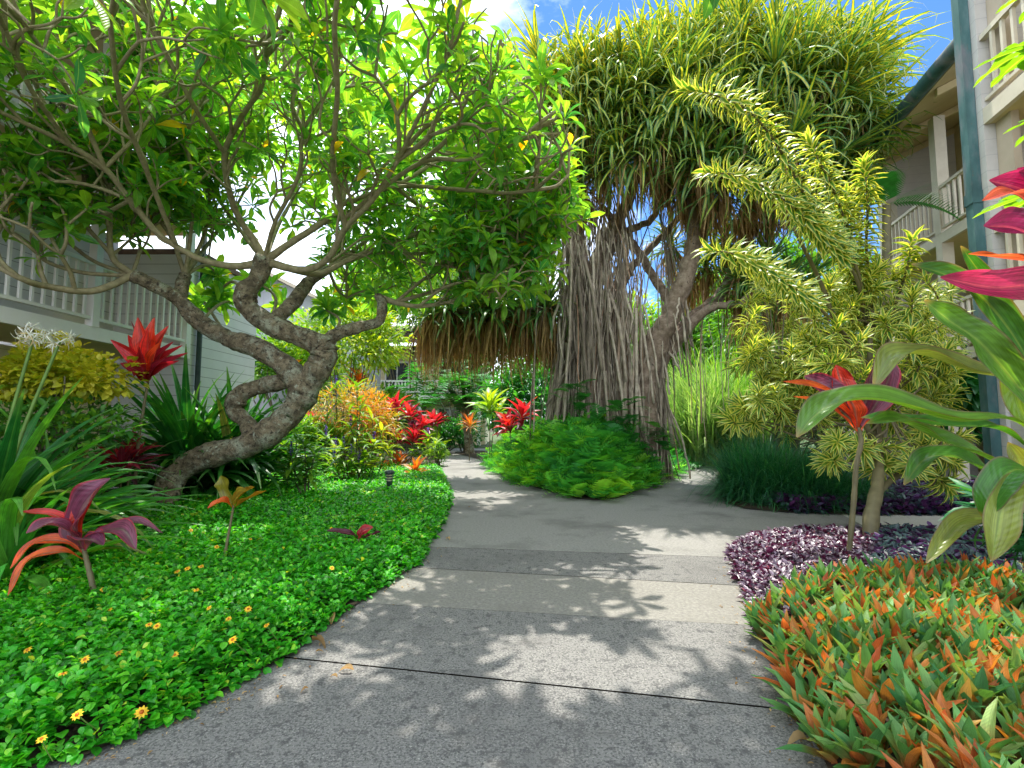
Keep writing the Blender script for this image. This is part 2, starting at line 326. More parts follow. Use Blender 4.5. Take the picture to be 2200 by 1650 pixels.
M['bark'] = surf('frangipani_bark', [(.3, (.08, .06, .038)), (.5, (.2, .16, .1)), (.7, (.34, .28, .19))], 11, .85, 8, .9, .05,
                 spots=[((.33, .34, .25), 4.5, .5, .64), ((.1, .08, .05), 6, .5, .66), ((.045, .036, .025), 19, .54, .64), ((.42, .46, .36), 13, .6, .7), ((.05, .04, .03), 70, .56, .66)])
M['twig'] = surf('grey_twig', [(.3, (.19, .16, .085)), (.7, (.36, .31, .18))], 14, .75, 5, .3, .01)
M['stilt'] = surf('screwpine_bark', [(.3, (.12, .085, .06)), (.5, (.25, .185, .135)), (.75, (.42, .34, .27))], 8, .85, 7, .5, .02, spots=[((.05, .035, .025), 13, .6, .68)])
M['root'] = leafmat('stilt_root', [(0, (.13, .105, .08)), (.5, (.35, .29, .225)), (.93, (.6, .52, .41)), (1, (.42, .25, .17))], tw=.0, rough=.8, spec=.15, veins=False)
M['stem'] = leafmat('plant_stem', [(0, (.03, .04, .02)), (.5, (.14, .12, .06)), (1, (.1, .2, .03))], tw=0, rough=.6, veins=False)
M['soil'] = surf('garden_soil', [(.3, (.02, .014, .009)), (.7, (.07, .05, .03))], 18, .95, 8, .9, .04)
M['grass'] = surf('lawn_soil', [(.3, (.03, .05, .012)), (.7, (.07, .11, .02))], 3, .95)
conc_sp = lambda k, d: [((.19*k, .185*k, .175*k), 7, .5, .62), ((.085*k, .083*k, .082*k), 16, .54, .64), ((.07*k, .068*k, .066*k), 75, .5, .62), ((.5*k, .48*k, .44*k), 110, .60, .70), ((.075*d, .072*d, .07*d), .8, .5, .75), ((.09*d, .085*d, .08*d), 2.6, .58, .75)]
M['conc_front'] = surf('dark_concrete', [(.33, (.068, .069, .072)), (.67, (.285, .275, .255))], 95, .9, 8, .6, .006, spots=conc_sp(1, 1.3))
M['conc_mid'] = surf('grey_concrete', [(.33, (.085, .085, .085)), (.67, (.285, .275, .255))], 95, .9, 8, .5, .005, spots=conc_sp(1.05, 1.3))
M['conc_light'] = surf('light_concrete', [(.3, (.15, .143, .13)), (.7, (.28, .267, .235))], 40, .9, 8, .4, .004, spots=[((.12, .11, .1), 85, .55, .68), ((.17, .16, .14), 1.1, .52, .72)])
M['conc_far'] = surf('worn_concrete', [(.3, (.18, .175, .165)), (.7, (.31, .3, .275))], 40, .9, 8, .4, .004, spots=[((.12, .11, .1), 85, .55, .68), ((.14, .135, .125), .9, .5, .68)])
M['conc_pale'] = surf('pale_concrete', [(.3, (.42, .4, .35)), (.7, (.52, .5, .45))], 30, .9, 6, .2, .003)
M['white'] = surf('white_paint', [(.3, (.74, .73, .69)), (.7, (.8, .79, .75))], 5, .55, 4, .05)
M['trim'] = surf('warm_trim_paint', [(.3, (.55, .49, .39)), (.7, (.64, .58, .47))], 5, .6, 4, .05)
M['cream'] = surf('cream_wall', [(.3, (.64, .55, .33)), (.7, (.7, .62, .4))], 2, .8, 4, .3, .01, lines=(2, .2, .03, (.36, .29, .16)))
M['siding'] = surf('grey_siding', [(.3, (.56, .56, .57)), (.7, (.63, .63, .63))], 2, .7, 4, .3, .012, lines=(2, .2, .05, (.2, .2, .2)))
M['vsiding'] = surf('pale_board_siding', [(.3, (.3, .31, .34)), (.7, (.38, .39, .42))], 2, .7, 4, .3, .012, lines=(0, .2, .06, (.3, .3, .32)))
M['block'] = surf('painted_block', [(.3, (.46, .44, .42)), (.7, (.55, .53, .5))], 3, .75, 6, .35, .012, lines=(2, .2, .035, (.38, .37, .37)))
M['tan'] = surf('tan_door', [(.3, (.4, .33, .25)), (.7, (.48, .4, .31))], 3, .6)
M['soffit'] = surf('cream_soffit', [(.3, (.52, .43, .23)), (.7, (.6, .5, .28))], 3, .8)
M['roof'] = surf('roof_tile', [(.3, (.08, .05, .04)), (.7, (.2, .13, .1))], 5, .85)
M['copper'] = surf('green_copper', [(.3, (.02, .06, .065)), (.55, (.05, .13, .135)), (.8, (.15, .23, .24))], 3, .5, 7, .2, .01, (1.5, 1.5, .5), spots=[((.17, .17, .19), 2.2, .5, .68), ((.16, .09, .05), 9, .66, .72)], spec=.5)
M['glass'] = surf('window_glass', [(.3, (.02, .025, .03)), (.7, (.05, .06, .07))], 2, .08, 2, 0, .001, spec=.8)
M['metal'] = surf('dark_metal', [(.3, (.015, .03, .028)), (.7, (.04, .06, .055))], 8, .45, 4, .05)
M['lamp'] = surf('frosted_lens', [(.3, (.55, .5, .3)), (.7, (.65, .6, .38))], 8, .4)
M['chrome'] = surf('steel', [(.3, (.3, .3, .32)), (.7, (.5, .5, .52))], 8, .3)

# ------------------------------------------------------------------ ground, path and beds
def sheet(name, pts, mat, kind='structure', z=None):
    me = bpy.data.meshes.new(name); me.from_pydata([tuple(float(a) for a in p) for p in pts], [], [list(range(len(pts)))]); me.update()
    if me.polygons[0].normal.z < 0: me.flip_normals()
    me.materials.append(mat); o = bpy.data.objects.new(name, me); C.objects.link(o); o['kind'] = kind; return o
sheet('ground', [(-300, -60, -.06), (300, -60, -.06), (300, 500, -.06), (-300, 500, -.06)], M['soil'])
J = [((640, 1415), (1700, 1525)), ((860, 1300), (1640, 1345)), ((905, 1220), (1590, 1258)), ((935, 1175), (1560, 1197))]
def jl(j, X, off=0):
    a, b = G(*j[0]), G(*j[1]); t = (X-a[0])/(b[0]-a[0]); return (X, a[1]+(b[1]-a[1])*t+off, 0)
XA, XB = -6.0, 8.5
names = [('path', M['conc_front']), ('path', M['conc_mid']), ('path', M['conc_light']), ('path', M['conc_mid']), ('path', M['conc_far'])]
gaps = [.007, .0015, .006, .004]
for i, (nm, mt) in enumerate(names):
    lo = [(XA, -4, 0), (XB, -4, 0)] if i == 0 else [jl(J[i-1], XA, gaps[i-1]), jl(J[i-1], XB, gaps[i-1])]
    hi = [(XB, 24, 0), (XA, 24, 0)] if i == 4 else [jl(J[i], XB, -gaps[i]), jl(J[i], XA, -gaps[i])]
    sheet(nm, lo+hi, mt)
sheet('side_path', [G(1795, 1098, .004), G(2200, 1100, .004), (9, G(2200, 1100)[1], .004), (9, G(2200, 1160)[1], .004), G(2200, 1160, .004), G(1895, 1150, .004)], M['conc_pale'])

E_LEFT = [(-150, 1760), (85, 1650), (187, 1629), (314, 1574), (407, 1535), (467, 1497), (551, 1451), (628, 1408), (721, 1332), (785, 1289), (848, 1247), (900, 1213), (920, 1175), (950, 1130), (970, 1080), (968, 1055), (957, 1030), (945, 1000), (943, 976)]
E_ISL = [(976, 973), (1048, 993), (1068, 1011), (1115, 1039), (1145, 1047), (1235, 1072), (1280, 1076), (1325, 1072), (1365, 1057), (1425, 1030), (1475, 1005), (1500, 985)]
E_RB = [(1545, 983), (1543, 1020), (1545, 1060), (1560, 1082), (1600, 1094), (1690, 1102), (1800, 1106), (2200, 1110)]
E_RF = [(1640, 1166), (1590, 1172), (1568, 1188), (1570, 1210), (1590, 1260), (1610, 1313), (1626, 1353), (1645, 1410), (1692, 1500), (1732, 1560), (1775, 1650), (1900, 1950)]
gl = lambda E: [G(*p)[:2] for p in E]
POLY = {
    'left': np.array(gl(E_LEFT)+[(-14, 19.2), (-14, 1.3)]),
    'isl': np.array(gl(E_ISL)+[(6.6, 21), (-1.6, 22)]),
    'rb': np.array(gl(E_RB)+[(14, G(2200, 1110)[1]), (14, 22), (6.9, 22)]),
    'rf': np.array(gl(E_RF)+[(9, .5), (9, G(2200, 1172)[1]), (G(2200, 1172)[0], G(2200, 1172)[1])]),
}
for k, pg in POLY.items(): sheet('planting_bed', [(x, y, .015) for x, y in pg], M['soil'])
sheet('planting_bed', [(-30, 24.03, .015), (30, 24.03, .015), (30, 60, .015), (-30, 60, .015)], M['grass'])

def inside(p, pg):
    x, y = p[:, 0], p[:, 1]; r_ = np.zeros(len(p), bool); n = len(pg)
    for i in range(n):
        x0, y0 = pg[i]; x1, y1 = pg[i-1]
        c = ((y0 > y) != (y1 > y)) & (x < (x1-x0)*(y-y0)/(y1-y0+1e-12)+x0); r_ ^= c
    return r_
def edist(p, pg, closed=False):
    d = np.full(len(p), 99.); n = len(pg)
    for i in range(0 if closed else 1, n):
        a, b = pg[i-1], pg[i]; ab = b-a; t = np.clip(((p-a)@ab)/(ab@ab), 0, 1)
        d = np.minimum(d, np.linalg.norm(p-(a+t[:, None]*ab), axis=1))
    return d
def vn(x, y, s=1.0, k=0):
    """cheap smooth noise in -1..1"""
    return (np.sin(x*1.7*s+1.3+k)*np.cos(y*1.3*s+.7*k)+np.sin(x*3.1*s-y*2.3*s+k)*.6+np.sin(x*5.9*s+y*4.7*s+2*k)*.4)/2.0
def sample(pg, n, lo, hi, dens=None):
    out = np.zeros((0, 2))
    while len(out) < n:
        p = np.stack([U(lo[0], hi[0], n*2), U(lo[1], hi[1], n*2)], 1); p = p[inside(p, pg)]
        if dens is not None: p = p[U(0, 1, len(p)) < dens(p)]
        out = np.vstack([out, p])
    return out[:n]

# ---- low green ground cover left of the path
def cover(name, label, cat, pg, edge, n, lo, hi, hfun, ts, mat, L, nl=6, dens=None, filt=None, el=(.1, .95), parent=None, wr=.55, rfun=None):
    p = sample(pg, n, lo, hi, dens)
    if filt is not None: p = p[filt(p)]
    d = edist(p, edge); h = hfun(p, d); N = len(p)
    bag = Bag(); sc = (p[:, 1]/3.2).clip(1, 2.0)**.55
    for k in range(nl):
        ph = rng.permutation(N)*2.39996+k*math.pi+(k//2)*1.57+rng.normal(0, .3, N)
        e = el[0]+(el[1]-el[0])*(k/nl)+rng.normal(0, .22, N)
        dd = np.stack([np.cos(ph)*np.cos(e), np.sin(ph)*np.cos(e), np.sin(e)], 1)
        pos = np.stack([p[:, 0], p[:, 1], h*U(.72, 1.0, N)-.04*(nl-k)/nl*sc], 1); pos[:, 2] = np.maximum(pos[:, 2], .02)
        ll = L*U(.7, 1.25, N)*sc*(1.05-.45*k/nl)
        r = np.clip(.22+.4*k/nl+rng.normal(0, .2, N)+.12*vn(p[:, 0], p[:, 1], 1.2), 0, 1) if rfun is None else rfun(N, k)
        nn = np.tile((0, 0, 1.), (N, 1))+rng.normal(0, .25, (N, 3))
        bag.add(pos+dd*.008, dd, nn, ll, ll*wr*U(.85, 1.15, N), r)
    o = bag.mesh(ts, name, mat, parent); return tag(o, label, cat, kind='stuff')
eL = np.array(gl(E_LEFT))
hL = lambda p, d: np.clip(d*1.3+.035, 0, 1)*0+np.clip(.04+d*.75, 0, .17)+(.03*vn(p[:, 0], p[:, 1], 2.2)+.035*rng.normal(0, 1, len(p)).clip(-1.5, 1.2))*np.clip(d*4, 0, 1)
ov = tset('ovate', 3, (.3, .6, .9), .22)
cover('ground_cover', 'low bright green leafy ground cover filling the bed left of the path', 'ground cover', POLY['left'], eL, 30000, (-6.5, 1.3), (0, 13.5), hL, tset('wed', 4, (.3, .6, .9), .2), M['wed'], .051, wr=.66,
      dens=lambda p: np.clip((3.6/np.maximum(p[:, 1], 1))**1.6, .1, 1), filt=lambda p: np.abs(p[:, 0]) < p[:, 1]*1.2+1.1)

# ---- violet and slate foliage, oyster plants right of the path
bx = lambda E: np.array(gl(E))
eRF = bx(E_RF); BND = bx([(1560, 1385), (1640, 1372), (1720, 1348), (1800, 1318), (1950, 1304), (2260, 1308)])
bnd = lambda x: np.interp(x, BND[:, 0], BND[:, 1])
tone = lambda p: p[:, 0]/p[:, 1]
hV = lambda p, d: np.clip(.05+d*.7, 0, .19)+.025*vn(p[:, 0], p[:, 1], 2.5)
rvi = lambda N, k: np.clip(rng.beta(1.6, 1.6, N)+.1*(k-2)/3, 0, 1)
cover('purple_cover', 'dense low purple foliage with a silvery sheen at the path edge', 'ground cover', POLY['rf'], eRF, 4200, (1.5, 2.9), (5.2, 5.4), hV, ov, M['violet'], .062, filt=lambda p: (p[:, 1] > bnd(p[:, 0])-.1) & (tone(p)+.05*vn(p[:, 0], p[:, 1], 3) < .72), rfun=rvi)
cover('slate_cover', 'dull blue grey leaves with purple backs around the dracaena trunk', 'ground cover', POLY['rf'], eRF, 4600, (2.0, 2.9), (6.6, 5.4), hV, ov, M['slate'], .085, filt=lambda p: (p[:, 1] > bnd(p[:, 0])-.1) & (tone(p)+.05*vn(p[:, 0], p[:, 1], 3) >= .72), rfun=rvi)
eRB = bx(E_RB)
cover('dark_cover', 'shaded blue purple leaves behind the pale side path', 'ground cover', POLY['rb'], eRB, 2600, (4.0, 6.2), (8.6, 9.5), hV, ov, M['slate'], .1, rfun=lambda N, k: np.clip(rng.beta(2, 1.6, N)+.2, 0, 1))
pR = sample(POLY['rf'], 1800, (1.2, 1.2), (5.2, 4.3)); pR = pR[pR[:, 1] < bnd(pR[:, 0])+.12]
keep = []
for p in pR:
    if all((p[0]-q[0])**2+(p[1]-q[1])**2 > .0044 for q in keep): keep.append(p)
bag = Bag()
for p in keep:
    dE = edist(np.array([p]), eRF)[0]; h = .02+min(.14, dE*.4)+.02*R.random()
    ax = np.array((R.gauss(0, .16)-max(0, .25-dE)*1.6, R.gauss(0, .16), 1)); n = R.randint(12, 17)
    pos, d, nn, t = rosette((p[0], p[1], h), ax, n, .06, .72, .05, .14)
    tinge = .82 if R.random() < .3 else .25  # orange tinge: light through upright undersides, put into leaf colour
    bag.add(pos, d, nn, U(.14, .235, n)*(1-.2*(t < .2)), U(.04, .055, n), np.clip(np.where(U(0, 1, n) < (.5 if tinge > .5 else .2), rng.normal(.85, .1, n), rng.normal(.3, .17, n)), 0, 1))
tag(bag.mesh(tset('rhoeo', 4, (.15, .45, .8), .28), 'oyster_plants', M['rhoeo'], None), 'dense bed of green and orange sword shaped rosettes beside the path', 'ground cover', kind='stuff')

# ------------------------------------------------------------------ buildings
def building_left():
    X = -6.3; z2, z3 = 2.72, 5.17
    b = thing('apartment_block', 'pale two toned building with railed walkways behind the frangipani tree', 'building', (X, 9, 0))
    YE = 9.45                                                  # where the walkway ends
    m = MB(); m.box((X-1.6, -1, 0), (X-1.45, YE, z2-.25)); m.build('wall', M['cream'], b, False)
    m = MB(); m.box((X-1.65, -1, z2), (X-1.5, YE, z3-.25)); m.box((X-1.65, -1, z3), (X-1.5, YE, 7.7)); m.build('wall', M['siding'], b, False)
    m = MB(); m.box((X-9, YE, 0), (X, 11.9, 4.6)); m.build('wall', M['siding'], b, False)
    for z in (z2, z3):
        m = MB(); m.box((X-1.5, -1, z-.2), (X-.03, YE-.01, z-.02)); m.build('walkway_slab', M['soffit'], b, False)
        m = MB(); m.box((X-.03, -1, z-.2), (X+.03, YE-.003, z)); m.build('fascia_board', M['white'], b, False)
    ys = [.3, 2.8, 5.2, 7.25, YE-.1]
    nb = 0
    for fl, z in enumerate((z2, z3)):
        for y in ys: 
            m = MB(); m.box((X-.07, y-.06, z), (X+.05, y+.06, z+2.24)); m.build('post', M['white'], b, False)
        for a, c in zip(ys[1:-1], ys[2:]):
            m = MB(); m.box((X-.045, a+.065, z+.92), (X+.035, c-.065, z+.985)); rl = m.build('railing', M['white'], b, False)
            m = MB(); m.box((X-.035, a+.065, z+.1), (X+.025, c-.065, z+.15)); lr = m.build('bottom_rail', M['white'], None, False); lr.parent = rl; lr.matrix_parent_inverse.identity(); lr.location = -Vector(b.location)
            k = int((c-a)/.15)
            for i in range(1, k):
                y = a+(c-a)*i/k; nb += 1
                if nb > 100: continue
                m = MB(); m.box((X-.02, y-.017, z+.15), (X+.012, y+.017, z+.92)); o = m.build('baluster', M['white'], None, False); o.parent = rl; o.location = -Vector(b.location)
    for y, mt in ((4.6, 'tan'), (6.35, 'tan')):
        m = MB(); m.box((X-1.5, y-.45, z2+.003), (X-1.46, y+.45, z2+2.05))
        d = m.build('door', M[mt], b, False)
        for z0, z1 in ((.2, .9), (1.05, 1.85)):
            for s in (-1, 1):
                m = MB(); m.box((X-1.46, y+s*.22-.15, z2+z0), (X-1.445, y+s*.22+.15, z2+z1)); o = m.build('panel', M[mt], None, False); o.parent = d; o.location = -Vector(b.location)
        m = MB(); m.box((X-1.46, y+.33, z2+1.0), (X-1.42, y+.38, z2+1.2)); o = m.build('handle', M['metal'], None, False); o.parent = d; o.location = -Vector(b.location)
    for y in (5.5, 8.2):
        m = MB(); m.box((X-1.5, y-.35, z3+.8), (X-1.46, y+.35, z3+1.9)); m.build('window', M['glass'], b, False)
    m = MB(); m.box((X-2, -1, 7.45), (X+.7, YE+.3, 7.6)); m.box((X-9, -1, 7.6), (X+.75, YE+.4, 7.7)); m.build('roof', M['tan'], b, False)
    m = MB(); m.box((X-9, YE+.01, 4.61), (X+.06, 12.0, 4.72)); m.build('lower_roof', M['roof'], b, False)
    m = MB(); m.tube([(X+.08, YE+.18, 0), (X+.08, YE+.18, 7.4)], .05, 10); m.build('downspout', M['metal'], b)
    m = MB(); m.box((X+.001, YE+.9, 1.2), (X+.03, YE+1.0, 1.5)); m.build('utility_box', M['chrome'], b, False)
building_left()

def place(dirv, org):
    d = nz(np.array((*dirv, 0))); nrm = np.array((-d[1], d[0], 0))          # nrm points to the path side (left)
    return lambda v: np.array(org)+v[:, :1]*d+v[:, 1:2]*nrm+v[:, 2:]*np.array((0, 0, 1.))
def building_right():
    # far wing: local x along the facade away from the camera, y out of the facade towards the path
    o0 = P(2065, 465, 8.8); o0[2] = 0
    b = thing('apartment_block', 'cream building with slanting eave gutter and railed balconies behind the palms', 'building', o0)
    M_ = place((.254, 1), o0); z2, z3, ze = 2.65, 5.0, 7.45
    def bx_(name, lo, hi, mat, par=b):
        m = MB(); m.box(lo, hi, M=M_); o = m.build(name, mat, par if par is b else None, False)
        if par is not b: o.parent = par; o.location = -Vector(b.location)
        return o
    L = 2.95
    bx_('wall', (-1, -1.7, 0), (L, -1.5, 8.28), M['soffit'])
    m = MB(); m.add(M_(np.array([(L-.22, -1.5, 0), (L, -1.5, 0), (L, .05, 0), (L-.22, .05, 0), (L-.22, -1.5, 8.25), (L, -1.5, 8.25), (L, .05, 7.56), (L-.22, .05, 7.56)], float)), [(0, 3, 2, 1), (4, 5, 6, 7), (0, 1, 5, 4), (1, 2, 6, 5), (2, 3, 7, 6), (3, 0, 4, 7)])
    m.build('end_wall', M['block'], b, False)
    for z in (z2, z3):
        bx_('balcony_slab', (-1, -1.5, z-.2), (L-.225, -.03, z-.02), M['soffit'])
        bx_('fascia_board', (-1, -.03, z-.2), (L-.225, .03, z), M['trim'])
    xs = [-1.5, .66, L-.33]
    for z in (0, z2, z3):
        zt = {0: z2-.2, z2: z3-.2, z3: ze-.05}[z]
        for x in xs[1:]: bx_('post', (x-.1, -.16, z), (x+.1, .035, zt), M['trim'])
        if z == 0: continue
        for a, c in zip(xs, xs[1:]):
            rl = bx_('railing', (a+.1, -.05, z+.88), (c-.1, .03, z+.94), M['trim'])
            bx_('bottom_rail', (a+.1, -.04, z+.08), (c-.1, .02, z+.12), M['trim'], rl)
            k = int((c-a)/.16)
            for i in range(1, k): bx_('baluster', (a+(c-a)*i/k-.02, -.03, z+.12), (a+(c-a)*i/k+.02, .01, z+.88), M['trim'], rl)
    for x in (1.6,): 
        bx_('door', (x-.45, -1.5, z3+.003), (x+.45, -1.46, z3+2.0), M['tan'])
    # sloping eave with gutter
    m = MB(); m.add(M_(np.array([(-3, -1.6, 8.3), (L+.6, -1.6, 8.3), (L+.6, .62, 7.3), (-3, .62, 7.3), (-3, -1.6, 8.42), (L+.6, -1.6, 8.42), (L+.6, .66, 7.42), (-3, .66, 7.42)], float)), [(3, 2, 1, 0), (4, 5, 6, 7), (3, 7, 6, 2), (0, 1, 5, 4), (0, 4, 7, 3), (1, 2, 6, 5)])
    m.build('roof', M['soffit'], b, False)
    for x in np.arange(-.5, L, 1.6):
        m = MB(); m.add(M_(np.array([(x, -1.5, 8.1), (x+.09, -1.5, 8.1), (x+.09, .5, 7.2), (x, .5, 7.2), (x, -1.5, 8.24), (x+.09, -1.5, 8.24), (x+.09, .5, 7.34), (x, .5, 7.34)], float)), [(3, 2, 1, 0), (4, 5, 6, 7), (3, 7, 6, 2), (0, 1, 5, 4), (0, 4, 7, 3), (1, 2, 6, 5)])
        m.build('rafter', M['soffit'], b, False)
    m = MB(); gp = M_(np.array([(-3, .74, 7.38), (L+.6, .74, 7.38)])); m.tube(spline(gp, 12), .13, 14); m.build('gutter', M['copper'], b)
    # near wing with block pier and downspout
    p0 = P(2108, 465, 6.0); p0[2] = 0
    c = thing('apartment_block', 'white block wall building with a tall green copper downspout on the corner', 'building', p0)
    N_ = place((.254, 1), p0)
    def by(name, lo, hi, mat, par=c):
        m = MB(); m.box(lo, hi, M=N_); o = m.build(name, mat, par if par is c else None, False)
        if par is not c: o.parent = par; o.location = -Vector(c.location)
        return o
    by('pier', (-.16, -1.6, 0), (.06, 0, 11), M['block'])
    by('wall', (-7, -1.5, 2.7), (-.163, -1.3, 11), M['soffit'])
    by('wall', (-7, -1.3, 0), (-.163, -.04, 2.45), M['block'])
    for z in (2.7, 5.2, 7.7):
        by('balcony_slab', (-7, -1.29, z-.2), (-.165, -.06, z-.02), M['soffit'])
        by('fascia_board', (-7, -.06, z-.2), (-.165, 0, z), M['trim'])
        rl = by('railing', (-7, -.09, z+.9), (-.165, -.02, z+.97), M['trim'])
        by('bottom_rail', (-7, -.08, z+.1), (-.165, -.03, z+.14), M['trim'], rl)
        for i in range(1, 24): by('baluster', (-.165-i*.17-.02, -.07, z+.14), (-.165-i*.17+.02, -.035, z+.9), M['trim'], rl)
    by('corner_post', (-.42, -.2, 0), (-.165, -.12, 11), M['tan'])
    m = MB(); m.box((-.06, .005, 0), (.08, .11, 4.05), M=N_); m.box((-.07, .003, 4.05), (.09, .12, 4.2), M=N_); m.box((-.06, .005, 4.2), (.08, .11, 11), M=N_)
    m.build('downspout', M['copper'], c, False)
building_right()

def building_far():
    b = thing('lodge', 'distant lodge with a white fretwork balcony railing beyond the red plants', 'building', (-6.5, 27, 0))
    m = MB(); m.box((-12, 27.6, 0), (-1.5, 34, 5.6)); m.build('wall', M['cream'], b, False)
    m = MB(); m.box((-12, 26.5, 2.55), (-1.5, 27.6, 2.75)); m.build('balcony_slab', M['white'], b, False)
    m = MB(); m.box((-12, 26.45, 3.45), (-1.5, 26.55, 3.55)); m.box((-12, 26.46, 2.85), (-1.5, 26.54, 2.93))
    rl = m.build('railing', M['white'], b, False)
    for i in range(60):
        x = -12+i*.177; m = MB(); w = .06
        m.lathe([(.02, 2.93), (.065, 3.08), (.02, 3.2), (.065, 3.32), (.02, 3.45)], (x, 26.5, 0), 8); o = m.build('baluster', M['white'], None); o.parent = rl; o.location = -Vector(b.location)
    for x in (-11.5, -8.2, -5, -1.8):
        m = MB(); m.box((x-.1, 26.45, 0), (x+.1, 26.62, 2.55)); m.box((x-.1, 26.56, 2.75), (x+.1, 26.7, 5.4)); m.build('post', M['white'], b, False)
    for x, z in ((-9.9, 3.2), (-6.5, 3.2), (-3.5, 3.2), (-9.9, .6), (-6.5, .6), (-3.5, .6)):
        m = MB(); m.box((x-.7, 27.54, z), (x+.7, 27.597, z+1.5)); w_ = m.build('window', M['white'], b, False)
        m = MB(); m.box((x-.6, 27.5, z+.1), (x-.04, 27.538, z+1.4)); m.box((x+.04, 27.5, z+.1), (x+.6, 27.538, z+1.4)); o = m.build('pane', M['glass'], None, False); o.parent = w_; o.location = -Vector(b.location)
    m = MB(); m.add([(-12.6, 25.9, 5.5), (-.9, 25.9, 5.5), (-.9, 30.6, 7.2), (-12.6, 30.6, 7.2), (-12.6, 25.9, 5.65), (-.9, 25.9, 5.65), (-.9, 30.6, 7.35), (-12.6, 30.6, 7.35)], [(0, 1, 2, 3), (7, 6, 5, 4), (0, 4, 5, 1), (1, 5, 6, 2), (2, 6, 7, 3), (3, 7, 4, 0)])
    m.build('roof', M['roof'], b, False)
    g = thing('gabled_house', 'grey board clad gable end seen through the frangipani branches', 'house', (-9, 21, 0))
    m = MB(); Y = 20.5
    x0, x1, xm, zb, zt = -14.0, -6.4, -10.2, 5.5, 7.4
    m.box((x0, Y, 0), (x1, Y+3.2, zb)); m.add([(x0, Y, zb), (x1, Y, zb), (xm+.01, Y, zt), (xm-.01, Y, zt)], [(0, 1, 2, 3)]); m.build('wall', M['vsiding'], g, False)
    m = MB()
    for s, xe in ((-1, x0-.4), (1, x1+.4)):
        v = [(xe, Y-.5, zb-.2), (xe, Y+3.5, zb-.2), (xm, Y+3.5, zt+.02), (xm, Y-.5, zt+.02)]; v += [(a, b_, c+.15) for a, b_, c in v]
        m.add(v, [(3, 2, 1, 0), (4, 5, 6, 7), (0, 1, 5, 4), (1, 2, 6, 5), (2, 3, 7, 6), (3, 0, 4, 7)])
    m.build('roof', M['tan'], g, False)
    m = MB(); m.box((-8.1, Y-.03, 4.9), (-7.7, Y-.002, 5.4)); m.build('vent', M['siding'], g, False)
building_far()

